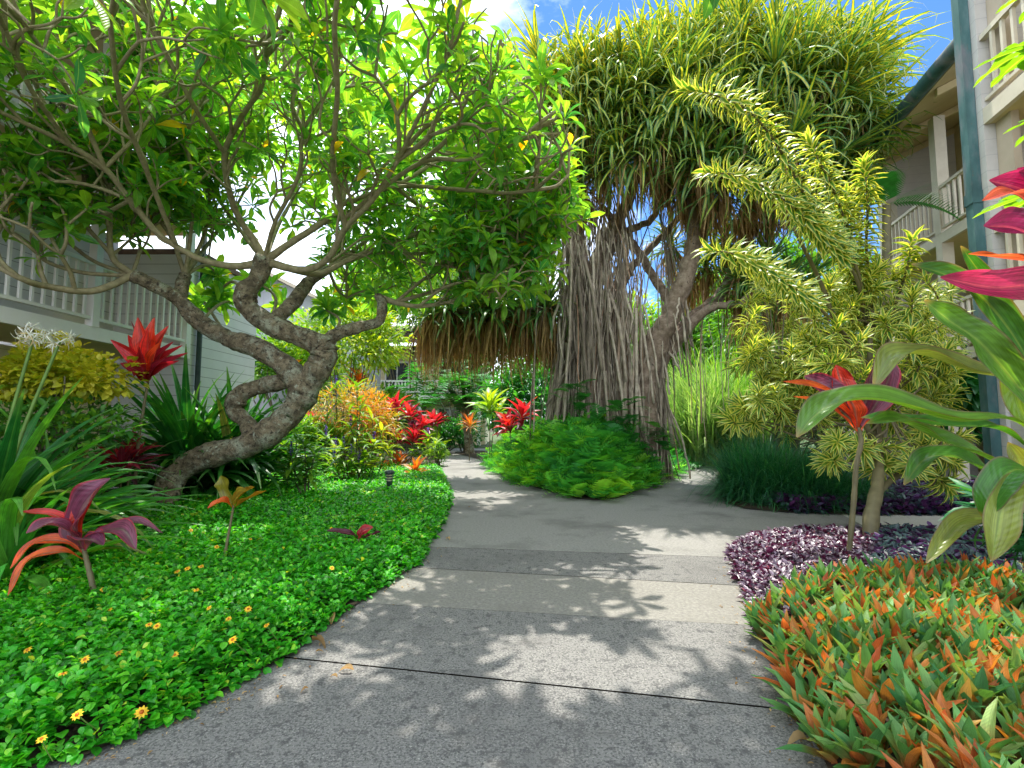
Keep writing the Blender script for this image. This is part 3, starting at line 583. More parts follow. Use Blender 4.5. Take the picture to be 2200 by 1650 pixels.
# ------------------------------------------------------------------ frangipani tree
def frangipani():
    base = G(362, 1098)
    t = thing('frangipani_tree', 'gnarled frangipani tree with a snaking lichen covered trunk and wide leafy crown', 'tree', base)
    px = lambda L_: [P(a, b, y) for a, b, y in L_]
    trunk = MB()
    def limb(L_, rad, mb=trunk, sides=18, rough=.1, k=8):
        p = spline(px(L_), k) if not isinstance(L_, np.ndarray) else L_
        n = len(p); r = np.interp(np.linspace(0, 1, n), np.linspace(0, 1, len(rad)), rad)*(.88 if mb is trunk else .72)
        i = np.arange(n); r = r*(1+rough*.35*np.sin(i*.9+R.random()*6)+rough*.55*np.sin(i*.41+R.random()*6))
        p = p+rng.normal(0, 1, p.shape)*r[:, None]*.035
        mb.tube(p, r, sides); return p
    limb([(366, 1150, 6.9), (354, 1095, 6.95), (360, 1050, 7.05), (392, 1008, 7.15), (450, 978, 7.2), (520, 962, 7.15), (580, 928, 7.1), (630, 882, 7.1), (655, 835, 7.1), (645, 800, 7.1)], [.22, .2, .19, .2, .2, .205, .21, .215, .22, .15], rough=.14)
    limb([(640, 868, 7.1), (668, 820, 7.05), (692, 775, 7.05), (697, 742, 7.05)], [.18, .21, .2, .23], rough=.14)
    limb([(697, 745, 7.05), (640, 722, 7.0), (582, 697, 6.95), (534, 662, 6.9), (528, 630, 6.9), (553, 598, 6.9), (568, 558, 6.9)], [.2, .17, .165, .165, .17, .13, .16], rough=.13)
    limb([(655, 835, 7.1), (612, 785, 7.15), (552, 748, 7.2), (490, 727, 7.2), (430, 692, 7.15), (385, 645, 7.0), (340, 617, 6.8), (285, 592, 6.6)], [.2, .19, .17, .15, .14, .12, .1, .11], rough=.12)
    limb([(640, 815, 7.15), (560, 830, 7.3), (515, 850, 7.35), (505, 882, 7.35), (532, 910, 7.3), (540, 950, 7.2)], [.12, .14, .15, .15, .12, .14], rough=.15)
    limb([(697, 745, 7.05), (722, 718, 7.15), (770, 703, 7.3), (814, 690, 7.4), (821, 652, 7.45), (812, 636, 7.5)], [.14, .11, .095, .085, .085, .075])
    limb([(580, 697, 6.95), (630, 650, 7.3), (662, 608, 7.6), (705, 578, 7.8)], [.13, .12, .11, .08])
    limb([(385, 648, 7.05), (392, 610, 7.15), (398, 592, 7.2)], [.11, .1, .1])
    twig = MB(); tips = []; nodes = []; zb = [.12]
    def inb(p):
        if p[0] < -5.95 or p[1] < 2.3 or p[2] < 1.9: return False
        q = proj(p)
        if q is None: return False
        x, y = q
        lim = np.interp(x, [-300, 0, 250, 380, 450, 620, 800, 1000, 1200, 1300], [560, 560, 545, 470, 520, 520, 650, 660, 620, 420])
        if y > lim: return False
        if p[1] > 7.15 and 390 < x < 800: lim = 715
        edge = np.interp(y, [-400, 0, 90, 250, 420, 640], [900, 950, 1050, 1170, 1200, 1130])
        return x < edge+R.gauss(0, 45)
    def grow(p, d, L, r, lev):
        d = nz(d); ok = False
        for _ in range(6):
            d2 = nz(d+np.array((R.gauss(0, .28), R.gauss(0, .28), R.gauss(zb[0], .2)))); e = p+(d*.45+d2*.55)*L
            if inb(e): ok = True; break
            d = nz(d+np.array((R.gauss(0, .5), R.gauss(0, .5), .3)))
        if not ok:
            if inb(p) and R.random() < .6: tips.append((p, d, r))
            return
        mid = p+d*L*.5+rng.normal(0, .015, 3)
        twig.tube(spline([p, mid, e], 3), np.linspace(r, r*.82, 7), 7); nodes.append(e)
        if lev <= 0: tips.append((e, nz(d2+np.array((0, 0, .25))), r*.8)); return
        k = 2 if R.random() < .62 else 3
        a0 = R.random()*6.28; b = nz(np.cross(d2, (.2, .5, .83))); c = np.cross(d2, b)
        for j in range(k):
            a = a0+j*6.28/k; s_ = R.uniform(.5, .85)
            grow(e, d2+s_*(math.cos(a)*b+math.sin(a)*c)+np.array((0, 0, .1)), L*R.uniform(.72, .95), max(r*.76, .0095), lev-1)
    def bough(L_, rad, lev=2, Ln=.5, zz=.1):
        zb[0] = zz
        p = limb(L_, rad, twig, 10, .04); d = nz(p[-1]-p[-3]); r = rad[-1]
        a0 = R.random()*6.28; b = nz(np.cross(d, (.2, .5, .83))); c = np.cross(d, b)
        for j in range(3): grow(p[-1], d+.55*(math.cos(a0+j*2.1)*b+math.sin(a0+j*2.1)*c), Ln, r*.85, lev)
        for fr in (.34, .5, .64, .78, .9):
            if R.random() < .85:
                i = int(len(p)*fr); dd = nz(p[i]-p[i-1]); grow(p[i], dd*.6+np.array((R.gauss(0, .7), R.gauss(0, .7), R.uniform(.1, .7))), Ln*R.uniform(.7, 1), r*.62, max(2, lev-1))
        return p
    hub = (568, 562, 6.9)
    bough([hub, (545, 515, 6.85), (520, 480, 6.7), (495, 420, 6.4), (483, 330, 6.1), (520, 250, 5.8), (560, 190, 5.5), (572, 120, 5.2)], [.085, .07, .06, .055, .05, .045, .04, .035], 3)
    bough([hub, (510, 572, 6.8), (440, 560, 6.6), (380, 530, 6.4), (335, 497, 6.2), (280, 430, 5.9), (225, 362, 5.6), (150, 312, 5.3), (60, 268, 5.0), (0, 240, 4.8)], [.085, .07, .06, .055, .052, .048, .045, .038, .032, .028], 2)
    bough([(225, 362, 5.6), (190, 280, 5.3), (150, 200, 5.0), (100, 120, 4.7), (45, 45, 4.4)], [.042, .036, .032, .03, .027], 2)
    bough([(225, 362, 5.6), (290, 295, 5.7), (335, 235, 5.8)], [.034, .03, .026], 2)
    bough([hub, (620, 525, 6.9), (690, 480, 7.0), (735, 440, 7.1), (735, 340, 7.1), (700, 240, 7.0)], [.085, .07, .06, .05, .042, .034], 3)
    bough([hub, (650, 580, 6.8), (705, 555, 6.6), (742, 490, 6.3), (800, 430, 6.0), (855, 345, 5.7)], [.085, .07, .062, .052, .044, .036], 3)
    bough([hub, (680, 588, 7.0), (760, 552, 7.3), (850, 520, 7.6), (920, 490, 7.8), (1000, 450, 8.0)], [.07, .06, .05, .045, .038, .03], 3)
    p = bough([(285, 592, 6.6), (200, 625, 6.3), (100, 615, 5.9), (50, 600, 5.6), (-30, 560, 5.4)], [.07, .06, .055, .05, .045], 1)
    bough([(275, 592, 6.6), (180, 586, 6.4), (100, 562, 6.2), (60, 522, 6.0), (0, 482, 5.8)], [.04, .036, .032, .03, .026], 1)
    bough([(285, 590, 6.6), (240, 548, 6.5), (237, 450, 6.4), (240, 350, 6.3)], [.06, .052, .04, .034], 2)
    bough([(398, 592, 7.2), (372, 520, 7.2), (340, 470, 7.1), (280, 400, 7.0)], [.05, .04, .034, .03], 2)
    bough([(398, 592, 7.2), (410, 500, 7.1), (415, 400, 6.9), (400, 300, 6.7)], [.045, .036, .032, .028], 3)
    bough([(735, 440, 7.1), (850, 402, 6.8), (1000, 408, 6.4), (1090, 415, 6.2), (1150, 408, 6.0)], [.05, .042, .036, .032, .03], 2)
    bough([(738, 470, 6.4), (900, 352, 6.0), (1010, 342, 5.7), (1120, 300, 5.5)], [.046, .04, .034, .03], 2)
    bough([(705, 575, 7.8), (800, 545, 7.9), (900, 545, 8.0), (1030, 528, 8.0), (1090, 510, 8.0)], [.06, .048, .04, .034, .028], 2)
    bough([(814, 637, 7.5), (850, 650, 7.6), (900, 658, 7.6), (960, 650, 7.7), (1020, 638, 7.8), (1085, 600, 7.9)], [.07, .06, .048, .04, .034, .028], 2)
    bough([(850, 650, 7.6), (910, 600, 7.9), (970, 565, 8.2)], [.04, .034, .03], 2)
    bough([(705, 578, 7.8), (770, 530, 8.2), (830, 470, 8.5), (860, 380, 8.7)], [.06, .05, .042, .034], 3)
    bough([(572, 120, 5.2), (600, 20, 4.8), (640, -100, 4.5), (700, -220, 4.3)], [.036, .034, .03, .027], 3)
    bough([(742, 490, 6.3), (715, 360, 5.6), (725, 200, 4.9), (720, 30, 4.3), (760, -120, 4.0)], [.045, .042, .038, .033, .028], 3)
    bough([(855, 345, 5.7), (900, 250, 5.2), (960, 120, 4.8), (990, 0, 4.6)], [.036, .033, .03, .027], 2)
    bough([(483, 330, 6.1), (430, 250, 5.6), (380, 160, 5.2), (330, 60, 4.9)], [.042, .038, .034, .03], 3)
    bough([(380, 530, 6.4), (320, 380, 5.6), (260, 220, 4.8), (235, 40, 4.1)], [.042, .038, .034, .03], 3)
    bough([(150, 312, 5.3), (60, 180, 4.6), (10, 60, 4.2)], [.034, .03, .027], 2)
    bough([(285, 592, 6.6), (200, 560, 6.6), (120, 500, 6.6), (40, 450, 6.5), (-60, 400, 6.3)], [.04, .036, .032, .03, .026], 3)
    bough([(240, 548, 6.5), (170, 470, 6.3), (100, 400, 6.1), (30, 330, 5.9)], [.04, .034, .03, .026], 3)
    bough([(280, 430, 5.9), (200, 400, 5.8), (120, 390, 5.6), (20, 400, 5.4)], [.036, .032, .03, .026], 2)
    bough([(340, 470, 7.1), (320, 400, 7.0), (300, 300, 6.9), (260, 200, 6.7)], [.036, .032, .03, .026], 3)
    bough([(150, 312, 5.3), (110, 250, 5.5), (60, 150, 5.6), (20, 80, 5.5)], [.034, .03, .028, .026], 3)
    bough([(398, 592, 7.2), (440, 500, 7.5), (450, 420, 7.7), (430, 330, 7.8)], [.045, .036, .032, .028], 3)
    for L_ in ([(398, 592, 7.2), (450, 520, 8.0), (520, 420, 8.8), (560, 300, 9.2)], [hub, (600, 480, 7.8), (640, 400, 8.6), (660, 300, 9.0)], [(705, 578, 7.8), (760, 480, 8.8), (800, 380, 9.4)],
               [(705, 578, 7.8), (840, 520, 9.0), (950, 430, 9.6), (1020, 340, 9.8)], [(850, 650, 7.6), (980, 610, 8.4), (1080, 570, 8.8)], [hub, (520, 500, 7.6), (440, 380, 8.4), (400, 260, 8.8)],
               [(850, 402, 6.8), (960, 330, 7.2), (1060, 250, 7.4), (1100, 190, 7.4)], [(568, 558, 6.9), (590, 480, 6.6), (640, 380, 6.2), (650, 280, 6.0)], [(850, 402, 6.8), (900, 440, 7.2), (980, 470, 7.4)], [(900, 352, 6.0), (960, 300, 5.8), (1050, 200, 5.6)]):
        bough(L_, [.046, .04, .034, .028], 3, .55)
    for L_ in ([(705, 578, 7.8), (725, 622, 8.3), (745, 640, 8.8)], [(580, 697, 6.95), (592, 640, 7.6), (560, 610, 8.2)], [(285, 592, 6.6), (300, 520, 7.0), (260, 470, 7.4)],
               [(900, 658, 7.6), (950, 620, 7.3), (1010, 600, 7.0)], [(1000, 450, 8.0), (1080, 430, 8.1), (1140, 420, 8.0)], [(850, 520, 7.6), (900, 560, 7.4), (980, 575, 7.2)], [(398, 592, 7.2), (440, 570, 7.6), (470, 590, 8.0)], [(430, 692, 7.15), (470, 655, 7.8), (500, 645, 8.4)], [(528, 630, 6.9), (500, 605, 7.6), (470, 625, 8.3)], [(662, 608, 7.6), (640, 640, 8.3), (610, 655, 8.9)], [(697, 745, 7.05), (730, 690, 7.8), (700, 665, 8.4)], [(490, 727, 7.2), (460, 680, 7.9), (440, 650, 8.6)],
               [(960, 650, 7.7), (1060, 625, 7.5), (1140, 590, 7.3)], [(280, 430, 5.9), (200, 470, 6.2), (130, 480, 6.4)], [(920, 490, 7.8), (1020, 500, 7.5), (1110, 480, 7.3)]):
        p_ = bough(L_, [.036, .032, .026], 2, .5, -.06)
        for _ in range(3): tips.append((p_[-1]+rng.normal(0, .09, 3), nz(p_[-1]-p_[-3]+rng.normal(0, .02, 3)), .012))
    # upper crown unseen above the frame, added over the path to shade it
    for q in ((3.4, -1.3, 5.4), (3.2, .1, 5.0), (2.9, -.6, 4.9), (3.6, .6, 5.5), (2.4, -1.6, 4.5), (3.9, -.5, 5.8), (2.6, .9, 4.7), (4.1, .2, 5.9), (3.0, -2.2, 5.0), (2.2, .2, 4.4), (4.4, -1.2, 6.3), (4.6, -.2, 6.5), (5.0, -1.9, 6.7), (5.2, .5, 7.0), (3.8, -2.0, 5.9), (5.4, -.6, 7.1), (3.7, .3, 5.8)):
        p0 = P(760, -120, 4.0) if q[1] > -1 else P(640, -100, 4.5)
        e = np.array((q[1], q[0], q[2])); mid = (p0+e)/2+np.array((0, -.1, .2))
        pl = spline([p0, mid, e], 5); twig.tube(pl, np.linspace(.034, .026, len(pl)), 8)
        for _ in range(2):
            d = nz(e-mid)+rng.normal(0, .35, 3); stack = [(e, d, .4, 3)]
            while stack:
                a, d, L, lv = stack.pop(); d = nz(d); b_ = a+d*L
                pq = proj(b_)
                if pq is not None and pq[1] > -90 and pq[0] > 700: d = nz(d*.4+np.array((0, -.5, .9))); b_ = a+d*L; pq = proj(b_)
                if pq is not None and pq[1] > -60 and pq[0] > 700: continue
                twig.tube(spline([a, (a+b_)/2+rng.normal(0, .02, 3), b_], 2), .013+.004*lv, 6)
                if lv == 0: tips.append((b_, nz(d+np.array((0, 0, .3))), .012)); continue
                for _j in range(2): stack.append((b_, d+rng.normal(0, .55, 3)*np.array((1, 1, .45))+np.array((0, 0, .05)), L*.9, lv-1))
    for e in nodes:
        pq = proj(e)
        if pq is not None and -40 < pq[0] < 430 and 330 < pq[1] < 560 and R.random() < .42: tips.append((e, np.array((R.gauss(0, .4), R.gauss(0, .4), .8)), .012))
    trunk.build('trunk', M['bark'], t)
    twig.build('branchwork', M['twig'], t)
    bag = Bag(); open('/tmp/tips.txt','w').write(str(len(tips)))
    for p, d, r in tips:
        pq = proj(p)
        if (pq is None or pq[1] < -130) and not (p[0] > -1.9 and p[2] > 4.3): continue
        if pq is not None and pq[1] < -60 and R.random() < .45: continue
        if R.random() < (.3 if p[0] < -1.6 else .27) and p[1] < 7.9: continue
        if p[1] < 6.6 and pq is not None and pq[1] > -40 and R.random() < .3: continue
        n = R.randint(9, 14); ax = nz(d*.7+np.array((0, 0, .45)))
        pos, dd, nn, tt = rosette(p, ax, n, .45, 1.75, .07, .2)
        L = U(.2, .37, n)*(1-.2*(tt < .15)); rr = np.clip(rng.normal(.42, .22, n), 0, .9)
        rr[U(0, 1, n) < .012] = 1
        bag.add(pos+dd*.012, dd, nn, L, L*U(.27, .34, n), rr)
    bag.mesh(tset('plum', 5, (.15, .5, .9, 1.3), .2), 'crown', M['plum'], t)
    fl = Bag()
    for k in R.sample(range(len(tips)), 14):
        p, d, r = tips[k]
        for j in range(4):
            c = p+np.array((0, 0, .12))+rng.normal(0, .05, 3)
            pos, dd, nn, tt = rosette(c, d+rng.normal(0, .4, 3), 5, .9, 1.1, 0, .08); fl.add(pos, dd, nn, .045, .03, U(0, .7, 5))
    fl.mesh(tset('ovate', 3, (.4, .8)), 'blossom', M['petal'], t)
frangipani()

# ------------------------------------------------------------------ screw pine
def screwpine():
    t = thing('screw_pine', 'huge variegated screw pine with a shaggy yellow crown and dense prop roots', 'tree', (2.0, 11.4, 0))
    tr = MB(); Y0 = 11.2
    def limb(L_, rad, sides=12):
        p = spline([P(a, b, y) for a, b, y in L_], 6); n = len(p); r = np.interp(np.linspace(0, 1, n), np.linspace(0, 1, len(rad)), rad)
        r = r*(1+.06*np.sin(np.arange(n)*1.7)); tr.tube(p+rng.normal(0, .015, p.shape), r, sides); return p
    lim = {}
    lim['a'] = limb([(1222, 960, 11.4), (1232, 800, 11.4), (1240, 690, 11.4), (1238, 560, 11.3), (1225, 450, 11.2), (1215, 330, 11.1)], [.3, .26, .22, .18, .16, .14])
    lim['b'] = limb([(1300, 960, 11.2), (1292, 800, 11.2), (1285, 690, 11.2), (1275, 590, 11.2), (1305, 510, 11.3), (1345, 440, 11.4), (1380, 330, 11.4)], [.3, .26, .22, .2, .16, .14, .12])
    lim['c'] = limb([(1392, 985, 11.0), (1388, 880, 11.0), (1396, 800, 11.0), (1420, 720, 10.9), (1450, 655, 10.8), (1478, 575, 10.7), (1490, 500, 10.6), (1480, 420, 10.5), (1470, 330, 10.4)], [.3, .3, .28, .25, .22, .19, .16, .14, .12])
    lim['d'] = limb([(1400, 800, 11.0), (1450, 730, 11.2), (1495, 680, 11.4), (1540, 640, 11.5), (1575, 585, 11.6), (1610, 500, 11.6), (1650, 400, 11.4)], [.22, .19, .16, .14, .12, .1, .09])
    limb([(1258, 960, 11.1), (1264, 800, 11.1), (1262, 650, 11.1), (1250, 520, 11.2)], [.2, .16, .13, .1])
    limb([(1345, 975, 10.9), (1335, 820, 11.0), (1322, 700, 11.1), (1300, 560, 11.3)], [.18, .15, .12, .08])
    limb([(1366, 975, 11.2), (1368, 850, 11.2), (1392, 740, 11.1), (1425, 690, 11.0)], [.2, .16, .13, .1])
    lim['e'] = limb([(1440, 745, 11.1), (1490, 690, 10.9), (1530, 660, 10.8), (1590, 650, 10.6), (1640, 600, 10.5)], [.14, .11, .09, .08, .07])
    lim['f'] = limb([(1250, 690, 11.4), (1190, 657, 11.5), (1130, 668, 11.6), (1060, 672, 11.7), (980, 668, 11.8), (930, 680, 11.9)], [.12, .09, .08, .075, .07, .06])
    limb([(1240, 660, 11.4), (1180, 654, 11.5), (1130, 660, 11.6)], [.1, .07, .06])
    limb([(1445, 660, 11.0), (1405, 595, 11.4), (1360, 525, 11.6), (1290, 440, 11.6)], [.12, .1, .09, .08])
    limb([(1320, 640, 11.6), (1370, 560, 11.7), (1430, 500, 11.8), (1500, 420, 11.6)], [.1, .09, .08, .07])
    limb([(1300, 560, 11.5), (1340, 500, 11.6), (1400, 470, 11.6), (1420, 400, 11.4)], [.1, .09, .08, .07])
    tr.build('trunk', M['stilt'], t)
    rt = MB()
    def root(a, b, r, sag=.05):
        n = 7; q = np.linspace(0, 1, n)[:, None]; p = a+(b-a)*q; p[:, :2] += (np.sin(q*math.pi)*sag)*nz(np.array((b[0]-a[0], b[1]-a[1])))*1.0+rng.normal(0, .012, (n, 2))
        rt.tube(p, np.full(n, r), 6, R.random() if R.random() < .95 else 1.0)
    for key, cnt, z0, z1, sp in (('a', 85, 2.0, 5.6, .75), ('b', 70, 2.0, 5.0, .7), ('c', 60, 1.6, 3.3, .42)):
        L_ = lim[key]; zz = L_[:, 2]
        for _ in range(cnt):
            z = U(z0, z1); i = int(np.argmin(np.abs(zz-z))); c = L_[i]; a = U(0, 6.28); f = (z-z0)/(z1-z0)
            base = L_[0].copy(); dr = np.array((math.cos(a), math.sin(a), 0)); rr = .2+sp*U(.35, 1.0)
            rt_r = .009+.042*U(0, 1)**2.2
            root(c+dr*.16, np.array((base[0], base[1], .05))+dr*rr*(.6+.5*f)*np.array((1, .8, 0)), rt_r, U(-.05, .08))
        for _ in range(cnt):                                    # dry leaf bases and roots hugging the stem
            z = U(1.4, z1+1.2); i = int(np.argmin(np.abs(zz-z))); c = L_[i]; a = U(0, 6.28); dr = np.array((math.cos(a), math.sin(a), 0))
            root(c+dr*.18, c+dr*U(.22, .45)+np.array((U(-.2, .2), U(-.1, .1), -U(.5, 1.4))), U(.012, .03), .02)
    for _ in range(230):                                        # crossing prop roots that fill the shaggy stem
        z = U(1.4, 5.4); f = (z-1.4)/4; x0 = 1205+20*f; x1 = 1445-95*f; px_ = U(x0, x1); a = P(px_, 905-(z-1.3)*1050/11, 11+U(-.35, .5)); a[2] = z
        zb = max(.05, z-U(1.2, 4.5)); b = a+np.array((U(-.55, .45)+(px_-1315)*.0022*(1 if zb < .6 else .4), U(-.45, .2), zb-z)); root(a, b, .007+.036*U(0, 1)**2.2, U(-.1, .12))
    for _ in range(120):                                        # thin aerial roots hanging free
        x, y = U(1170, 1440), U(430, 640); a = P(x, y, U(10.7, 11.9)); ln = U(1.2, 4.2); b = a+np.array((U(-.5, .5), U(-.3, .3), -min(ln, a[2]-.1))); root(a, b, U(.007, .016), .06)
    for _ in range(26):
        x = U(1480, 1720); a = P(x, U(600, 690), U(10.4, 11.6)); root(a, a+np.array((U(-.15, .15), 0, -U(.6, min(3.2, a[2]-.1)))), U(.006, .012), .04)
    for _ in range(9):
        x = U(1150, 1215); a = P(x, U(640, 690), U(11.0, 11.6)); root(a, np.array((a[0]+U(-.35, .05), a[1]+U(-.2, .2), .1)), U(.014, .024), .03)
    rt.build('prop_roots', M['root'], t)
    heads = []
    def H_(px_, py_, Y, ax, n=46, L=1.15, sk=14): heads.append((P(px_, py_, Y), nz(np.array(ax, float)), n, L, sk))
    lobes = [((1370, 275), 11.0, 2.3, 1.6), ((1670, 255), 10.7, 2.15, 1.75), ((1530, 200), 11.3, 2.0, 1.5), ((1240, 275), 11.2, 1.4, 1.4)]
    for (cx, cyy), Y, rx, rz in lobes:
        c = P(cx, cyy, Y); k = int(62*rx/2.2)
        for i in range(k):
            z = 1-1.55*(i+.5)/k; a = i*2.39996+cx; rr = math.sqrt(max(0, 1-z*z)); d = np.array((math.cos(a)*rr, math.sin(a)*rr, z))
            if d[1] > .65: continue
            p = c+d*np.array((rx*.78, rx*.7, rz*.8)); ax = nz(d+np.array((0, 0, .35)))
            heads.append((p+rng.normal(0, .15, 3), ax, 42, U(1.0, 1.4), 16 if z < .3 else 3))
    H_(1458, 240, 9.3, (-.1, -1, .25), 60, 1.15, 22); H_(1700, 300, 9.1, (.05, -1, .3), 60, 1.2, 20)
    H_(1330, 330, 9.9, (-.4, -.7, .3), 46, 1.0, 26); H_(1560, 400, 9.6, (.1, -.8, .2), 40, 1.0, 34); H_(1810, 330, 9.6, (.6, -.6, .3), 46, 1.2, 16)
    for x, y, Y in ((1240, 300, 10.6), (1290, 350, 10.4), (1380, 330, 9.9), (1420, 300, 9.7), (1500, 330, 9.5), (1530, 370, 9.7), (1580, 330, 9.5), (1640, 380, 9.7), (1700, 400, 9.9), (1750, 370, 9.7), (1800, 400, 9.9), (1830, 380, 10.0), (1840, 330, 10.2), (1320, 250, 9.9), (1380, 180, 9.8), (1560, 230, 9.4), (1620, 270, 9.3), (1790, 240, 9.4), (1850, 250, 9.7), (1200, 220, 10.8), (1240, 170, 10.6), (1470, 130, 9.8), (1680, 160, 9.5)):
        H_(x, y, Y, (U(-.4, .4), -.8, U(.2, .7)), 48, U(1.0, 1.25), 14 if y < 290 else 55)
    H_(1290, 150, 10.4, (-.5, -.4, .8)); H_(1400, 130, 10.6, (-.1, -.4, .9)); H_(1640, 110, 10.4, (0, -.3, 1), 52, 1.1); H_(1760, 120, 10.4, (.3, -.2, 1), 52, 1.1); H_(1190, 170, 10.8, (-.7, -.3, .6))
    H_(1800, 160, 10.2, (.8, -.2, .5), 52, 1.25)
    for x, y, Y in ((1470, 395, 10.4), (1520, 420, 10.6), (1420, 350, 10.3), (1610, 440, 10.8), (1660, 420, 10.9), (1250, 390, 10.9), (1215, 420, 11.2), (1760, 400, 10.8)):
        H_(x, y, Y, (U(-.3, .3), -.4, .5), 30, 1.0, 120)
    for x, y, Y in ((1175, 650, 11.3), (1125, 650, 11.5), (1070, 655, 11.4), (1020, 655, 11.6), (965, 650, 11.6), (925, 670, 11.8), (1100, 640, 12.2), (990, 640, 12.2), (1150, 640, 12.1), (1045, 640, 11.9)):
        H_(x, y, Y, (U(-.3, .3), -.25, .9), 52, 1.25, 130)
    for x, y, Y in ((1640, 600, 10.5), (1590, 590, 10.9), (1690, 610, 10.6), (1650, 560, 11.2), (1740, 600, 11.0), (1610, 640, 10.7), (1520, 560, 12.0), (1440, 520, 12.4), (1560, 510, 12.0), (1480, 590, 12.8)):
        H_(x, y, Y, (U(-.3, .3), -.3, .8), 46, 1.0, 90)
    g, dk, ss = Bag(), Bag(), Bag()
    for _ in range(560):                                        # dead straps clinging to the stems below the crown
        z = U(3.2, 6.6); px_ = U(1200, 1345) if z < 5.2 else U(1195, 1360); a = P(px_, 600, 11+U(-.3, .4)); a[2] = z
        ss.add(a[None], np.array([[U(-.25, .25), U(-.35, .1), -1]]), np.array([[U(-1, 1), -1, .3]]), U(.5, 1.2), U(.02, .045), R.random())
    for p, ax, n, L, sk in heads:
        pos, d, nn, tt = rosette(p, ax, n, .1, 1.85, .25, .16, up=.8)
        hi = np.clip((p[2]-4.2)/5, 0, 1); base = .08+.62*hi+.25*np.clip((2.6-p[0])/3, -.3, 1)*hi  # sunlit yellow of the crown's top and left put into leaf colour
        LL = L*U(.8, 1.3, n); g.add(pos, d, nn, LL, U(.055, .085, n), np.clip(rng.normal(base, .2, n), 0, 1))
        if sk:
            a = U(0, 6.28, sk); th = U(.25, 1.0, sk)
            d = np.stack([np.cos(a)*np.sin(th), np.sin(a)*np.sin(th), -np.cos(th)*.6], 1); nn = np.tile((0, 0, 1.), (sk, 1))+d*.2
            fk = 1.5 if p[2] < 4.6 and p[0] < 1.5 else 1.25
            dk.add(p-ax*U(.05, .35, sk)[:, None]+rng.normal(0, .05, (sk, 3)), d, nn, fk*L*U(.6, 1.05, sk), U(.025, .05, sk), U(0, 1, sk))
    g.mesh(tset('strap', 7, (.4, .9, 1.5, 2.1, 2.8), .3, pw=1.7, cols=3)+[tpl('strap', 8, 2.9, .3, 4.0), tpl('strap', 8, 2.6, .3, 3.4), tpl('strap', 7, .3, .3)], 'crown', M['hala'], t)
    ss.mesh(tset('strap', 6, (.2, .5), .5, twist=1.0, cols=2), 'dry_leaf_sheath', M['root'], t)
    dk.mesh(tset('strap', 6, (.8, 1.2, 1.6), .5, pw=.6, twist=1.2, cols=2), 'dead_leaf_skirt', M['dead'], t)
screwpine()

# ------------------------------------------------------------------ fern island
def pinnate(n=11, droop=.8, lob=.4):
    """one frond: a row of lobes on both sides of an arching midrib (y 0..1)"""
    V, FO, UV, q = [], [], [], []
    def at(t):
        th = droop*t**1.2; return np.array((0, t*(1-.16*droop*t), -.42*droop*t*t))
    for i in range(n):
        t = .1+.88*(i/(n-1)); p = at(t); w = lob*math.sin(math.pi*min(1, t*.86+.12))**.7; hw = .3/n
        for s in (-1, 1):
            b = len(V)
            for u, ww, lift in ((0, hw, 0), (.5, hw*1.15, .02), (1, hw*.15, -.05)):
                c = p+np.array((s*w*u, .42*w*u, lift*w))
                V += [(c[0], c[1]-ww, c[2]), (c[0], c[1]+ww, c[2])]; FO += [0, 0]; UV += [(.5+s*.5*u, t-.02), (.5+s*.5*u, t+.02)]
            q += [(b, b+1, b+3, b+2), (b+2, b+3, b+5, b+4)]
    V = np.array(V); V[:, 0] /= 1.0
    return V, np.array(FO), np.array(UV), np.array(q)
FERN = [pinnate(8, .5), pinnate(9, .9), pinnate(8, 1.3)]
def frond_mesh(name, mat, parent, pos, d, nn, L, wr, r, ts=FERN):
    mb = MB(); scatter(mb, ts, pos, d, nn, L, L*wr, r); return mb.build(name, mat, parent)
